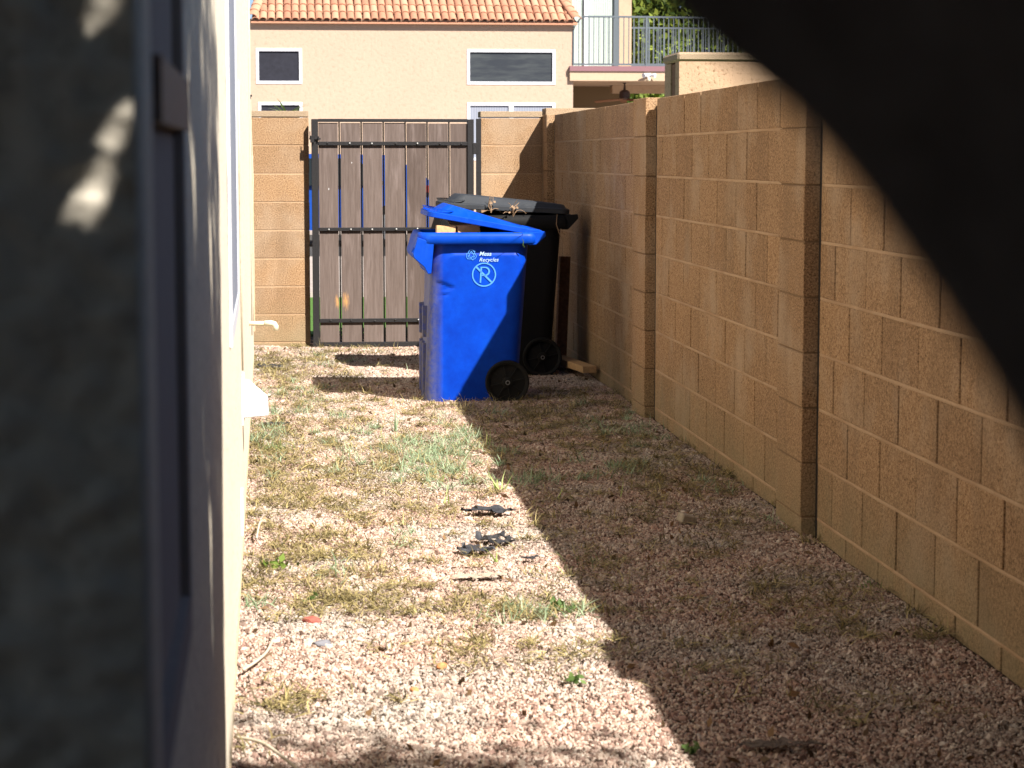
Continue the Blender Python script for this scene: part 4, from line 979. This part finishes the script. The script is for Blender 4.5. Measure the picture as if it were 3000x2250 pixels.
dry = [(.2, 13.8, .45, 1.6, 3800), (.2, 10.6, .5, 1.6, 3600), (.25, 8.3, .5, 1.2, 2600), (1.3, 10.5, .5, 1.8, 3600), (1.4, 7.8, .35, 1.3, 1300), (.6, 6.4, .8, 1.0, 1100), (0.0, 14.8, .25, .8, 1500), (-.12, 13.9, .15, .6, 900), (.1, 11.8, .25, .9, 1300), (-.12, 10.4, .1, .6, 1500), (.06, 9.1, .2, .5, 1200), (.2, 8.3, .3, .3, 1100), (0.0, 8.8, .2, .4, 1200), (.1, 7.5, .15, .25, 800), (.22, 7.2, .2, .2, 700),
       (.04, 6.7, .12, .15, 500), (.2, 6.55, .15, .12, 600), (.44, 6.4, .25, .12, 800), (.5, 10.2, .3, .8, 1500), (1.15, 10.6, .3, .7, 1300), (1.5, 10.8, .3, .9, 1700), (1.63, 9.1, .15, .6, 900), (1.4, 11.6, .35, .6, 1300), (1.5, 9.6, .3, .5, 1100),
       (1.55, 6.55, .25, .25, 700), (1.5, 6.0, .2, .2, 500), (.97, 7.3, .3, .25, 300), (.54, 5.85, .15, .12, 350), (.74, 6.3, .2, .1, 450), (-.12, 6.9, .06, .3, 400), (.0, 5.3, .15, .08, 350), (.9, 5.7, .3, .12, 300), (.6, 12.6, .5, .4, 500), (.4, 9.3, .3, .4, 800), (.7, 7.7, .6, .6, 500), (1.2, 8.3, .4, .6, 700), (1.3, 5.4, .35, .3, 300), (.9, 11.6, .4, .25, 700), (-.05, 12.8, .12, .5, 700)]
green = [(.1, 12.5, .3, 1.4, 300), (.45, 9.8, .4, .9, 300), (1.4, 10, .4, 1.2, 400), (.3, 7.5, .4, 1, 120), (.63, 9.8, .12, .4, 1000), (.80, 10.2, .08, .5, 500), (.75, 9.3, .08, .3, 200), (-.13, 10.6, .06, .4, 400), (.45, 9.0, .15, .3, 260), (1.25, 9.3, .15, .3, 250), (0.0, 12.8, .15, .5, 260), (.72, 6.3, .1, .05, 160), (.5, 15.0, .3, .3, 120), (1.6, 10.4, .15, .8, 300), (.2, 10.5, .2, .5, 220), (.95, 8.9, .06, .12, 120), (.3, 7.3, .2, .2, 90)]
tag(obj('dry_grass', blades('dry_grass', scatter(dry, rg), .066, .0044, .30, 'grass_dry', rg, .8)), 'dry straw-coloured grass matted over the gravel', 'grass', kind='stuff')
tag(obj('green_grass', blades('green_grass', scatter(green, rg), .065, .0048, .6, 'grass_green', rg, .5)), 'thin fresh green grass growing through the gravel', 'grass', kind='stuff')
def tuft(name, label, cat, x, y, n, ln, wd, lean, mat, seed, spread=.012):
    r_ = np.random.default_rng(seed); n = int(n * 1.3); ln *= .8; b_ = np.column_stack([r_.normal(0, spread, n), r_.normal(0, spread, n), np.zeros(n)])
    o = obj(name, blades(name, b_, ln, wd, lean, mat, r_, .25), None, (x, y, gh(x, y))); return tag(o, label, cat)
tuft('grass_tuft', 'tall blue-green grass tuft standing in the sun between house and shadow edge', 'grass tuft', .497, 10.68, 8, .15, .013, 1.3, 'grass_green', 1)
tuft('grass_tuft', 'bright yellow-green grass blades right at the edge of the shadow', 'grass tuft', .83, 8.74, 7, .11, .012, 1.0, 'weed_yellow', 2)
tuft('grass_tuft', 'two long yellow-green stalks in the sun left of the shadow edge', 'grass tuft', .60, 8.42, 3, .16, .012, 1.35, 'weed_yellow', 3, .006)
tuft('grass_tuft', 'single upright yellow-green stalk in front of the black scraps', 'grass tuft', .672, 7.14, 2, .10, .012, 1.45, 'weed_yellow', 4, .002)
tuft('grass_tuft', 'pale grass tuft just inside the shadow near the middle', 'grass tuft', .99, 8.9, 10, .10, .006, 1.1, 'grass_green', 5)
tuft('grass_tuft', 'thin green grass blades at the shadow edge below the blue bin', 'grass tuft', .90, 10.15, 6, .10, .005, 1.1, 'weed_yellow', 6)
tuft('grass_tuft', 'short green blades left of the tall tuft in the sun', 'grass tuft', .40, 10.35, 7, .09, .007, 1.0, 'weed_yellow', 31, .03)
tuft('grass_tuft', 'blue-green upright blades in the middle of the green patch', 'grass tuft', .655, 9.55, 8, .12, .009, 1.2, 'grass_green', 32)
tuft('grass_tuft', 'yellow-green blades at the near end of the green patch', 'grass tuft', .61, 8.95, 6, .10, .008, 1.1, 'weed_yellow', 33)
tuft('grass_tuft', 'single yellow stalk in the shade right of the pale tuft', 'grass tuft', 1.30, 8.5, 2, .10, .008, 1.35, 'weed_yellow', 34, .004)
tuft('grass_tuft', 'thin yellow stalk just inside the shadow beside the pale tuft', 'grass tuft', 1.04, 8.45, 2, .10, .007, 1.2, 'weed_yellow', 35, .004)
tuft('grass_tuft', 'bushy straw tuft at the left middle of the sunlit gravel', 'grass tuft', .23, 6.95, 60, .085, .004, .5, 'grass_dry', 36, .04)
tuft('grass_tuft', 'olive grass tuft near the house wall below the vent', 'grass tuft', -.08, 10.0, 50, .09, .005, .7, 'weed_green', 37, .04)
tuft('grass_tuft', 'dark green matted tuft in the shade just right of the shadow edge', 'grass tuft', 1.0, 7.15, 60, .08, .004, .35, 'weed_green', 38, .06)
tuft('grass_tuft', 'dry grass tuft at the foot of the gate frame, left corner', 'grass tuft', .205, 15.47, 14, .09, .004, 1.1, 'grass_dry', 7)
tuft('grass_tuft', 'bluish grass blades below the middle of the gate', 'grass tuft', .55, 15.1, 8, .085, .006, 1.0, 'grass_green', 8, .05)
tuft('grass_tuft', 'pale grass blades in the strip of sun left of the blue bin', 'grass tuft', .79, 13.6, 6, .085, .007, 1.0, 'grass_green', 9, .04)
tuft('grass_tuft', 'dark green tuft at the foot of the block wall, second from the pilaster', 'grass tuft', 1.81, 6.62, 26, .055, .005, .8, 'weed_green', 10, .02)
tuft('grass_tuft', 'spindly dark tuft at the foot of the block wall nearest the camera', 'grass tuft', 1.82, 6.2, 20, .085, .004, 1.1, 'grass_dry', 12, .02)
tuft('grass_tuft', 'dark grass tuft beside the base of the nearest pilaster', 'grass tuft', 1.80, 7.45, 24, .07, .004, .8, 'grass_dry', 13, .03)
def leafy(label, x, y, n, s_, seed, mat='weed_green'):
    r_ = np.random.default_rng(seed); c_ = r_.normal(size=(n, 3)) * np.array([s_, s_, s_ * .5]); c_[:, 2] = np.abs(c_[:, 2]) + .012
    o = obj('weed', leaf_mesh('weed', c_, s_ * 1.1, mat, r_, 1.5), None, (x, y, gh(x, y))); return tag(o, label, 'weed')
leafy('curled dull green weed near the house wall on the left', -.055, 7.12, 26, .020, 3, 'tree_leaf')
leafy('fresh green weed in the lower middle, in the sun left of the shadow', .785, 6.37, 24, .018, 4)
leafy('small bright green weed with the shadow edge on it at the bottom', .905, 4.80, 18, .014, 5)
leafy('little green weed at the left below the curled weed', .05, 6.55, 14, .012, 6)
leafy('flat green weed in the lower right of the sunlit strip', .72, 5.45, 20, .018, 7)

# ------------------------------------------------------------------ debris
def scrap(label, x, y, L_, Wd, H_, rz, seed, mat='torn_black', cat='scrap', name='plastic_scrap'):
    L_ *= .85; Wd *= .85; H_ *= .6
    r_ = random.Random(seed); nx_, ny_ = 14, 6; vv = []; ff = []
    for i in range(nx_):
        u = i / (nx_ - 1); wob = r_.uniform(.35, 1); off = r_.uniform(-.3, .3)
        for j in range(ny_):
            t = j / (ny_ - 1) - .5
            xx = (u - .5) * L_; yy = (t * wob + off * .4) * Wd * math.sin(math.pi * (.12 + .76 * u)); zz = H_ * (abs(t) * 1.5 * noise.noise((u * 4, t * 3, seed)) + .6 * abs(noise.noise((u * 5 + seed, t * 2, 3)))) + .016
            vv.append((xx + r_.uniform(-.006, .006), yy + r_.uniform(-.006, .006), max(.006, zz)))
    for i in range(nx_ - 1):
        for j in range(ny_ - 1):
            if r_.random() > .08: ff.append((i * ny_ + j, (i + 1) * ny_ + j, (i + 1) * ny_ + j + 1, i * ny_ + j + 1))
    m2 = mesh_of(name, vv, ff, mat); o = obj(name, m2, None, (x, y, gh(x, y) + .006)); o.rotation_euler = (0, 0, rz)
    sd = o.modifiers.new('thick', 'SOLIDIFY'); sd.thickness = .0012
    return tag(o, label, cat)
scrap('long grey-black torn plastic strip, farthest of the scraps in the sun', .73, 8.11, .24, .16, .05, -.1, 21)
scrap('crumpled black plastic scrap standing up in folds, middle of the sunlit scraps', .70, 7.50, .15, .22, .075, .5, 22)
scrap('greyish black plastic scrap lying left below the crumpled one', .61, 7.26, .15, .16, .05, -.25, 23)
scrap('thin flat grey scrap with a black curled edge, nearest of the scraps', .585, 6.83, .20, .10, .02, .15, 24, 'concrete_bit')
scrap('small black plastic scrap at the right, next to the shadow edge', .785, 7.14, .07, .07, .022, .3, 25)
scrap('black scrap under the house vent on the left', -.085, 10.9, .16, .12, .03, .1, 26)
scrap('dark strip lying at the foot of the house wall near the gate pillar', -.14, 13.9, .18, .25, .03, .05, 27)
scrap('low dark clump of litter in the shade at the bottom', 1.10, 4.80, .22, .12, .01, 0, 28, 'bark')
nl = 420; lx = rg.uniform(-.25, 1.8, nl); ly = rg.uniform(4.2, 15.3, nl)
lf = leaf_mesh('dead_leaves', np.column_stack([lx, ly, [gh(a, b) + .012 for a, b in zip(lx, ly)]]), .020, 'dead_leaf', rg, 1.7)
tag(obj('dead_leaves', lf), 'small brown dead leaves and bits scattered over the gravel', 'leaf litter', kind='stuff')
def rock(label, x, y, s_, mat, seed, name='stone'):
    bm = bmesh.new(); bmesh.ops.create_icosphere(bm, subdivisions=2, radius=1)
    for v_ in bm.verts: v_.co = Vector((v_.co.x * s_[0], v_.co.y * s_[1], v_.co.z * s_[2])) * (1 + .35 * noise.noise(v_.co * 1.3 + Vector((seed, 0, 0))))
    me_ = bpy.data.meshes.new(name); bm.to_mesh(me_); bm.free(); me_.materials.append(M[mat]); o = obj(name, me_, None, (x, y, gh(x, y) + s_[2] * .7)); o.rotation_euler = (0, 0, seed); return tag(o, label, 'stone')
rock('dark red stone in the gravel at the lower left', .05, 6.27, (.022, .03, .012), 'stone_red', 1)
rock('flat dark grey stone in the gravel below the red one', .075, 5.95, (.024, .028, .012), 'stone_grey', 2)
rock('orange stone in the sunlit gravel at the lower middle', .385, 5.65, (.016, .02, .011), 'stone_orange', 3)
rock('small yellow-orange stone left of and below the orange one', .30, 5.43, (.010, .014, .008), 'stone_orange', 4)
o = MB().box(-.032, .032, -.022, .022, 0, .032).make('concrete_chunk', 'concrete_bit', None, bevel=.004, loc=(1.44, 7.86, gh(1.44, 7.86) + .008)); o.rotation_euler = (.15, .25, .4); tag(o, 'pale broken concrete chunk lying in the shaded gravel', 'rubble')
for i, (pts_, lab) in enumerate([([(-.13, 7.55, .02), (-.12, 7.7, .05), (-.10, 7.82, .03)], 'pale bent stick against the house wall, far one'), ([(-.135, 5.6, .015), (-.10, 5.68, .02), (-.075, 5.8, .018), (-.06, 5.95, .02)], 'pale crooked root lying by the house wall, middle of three'), ([(-.14, 4.92, .02), (-.08, 4.85, .025), (-.03, 4.74, .02), (.02, 4.6, .015)], 'pale root at the very bottom left by the house wall')]):
    s_, ra_ = spline(pts_, [.004] * len(pts_), 4); tag(MB().tube(s_, ra_, 6).make('root', 'cable', None, True), lab, 'root')
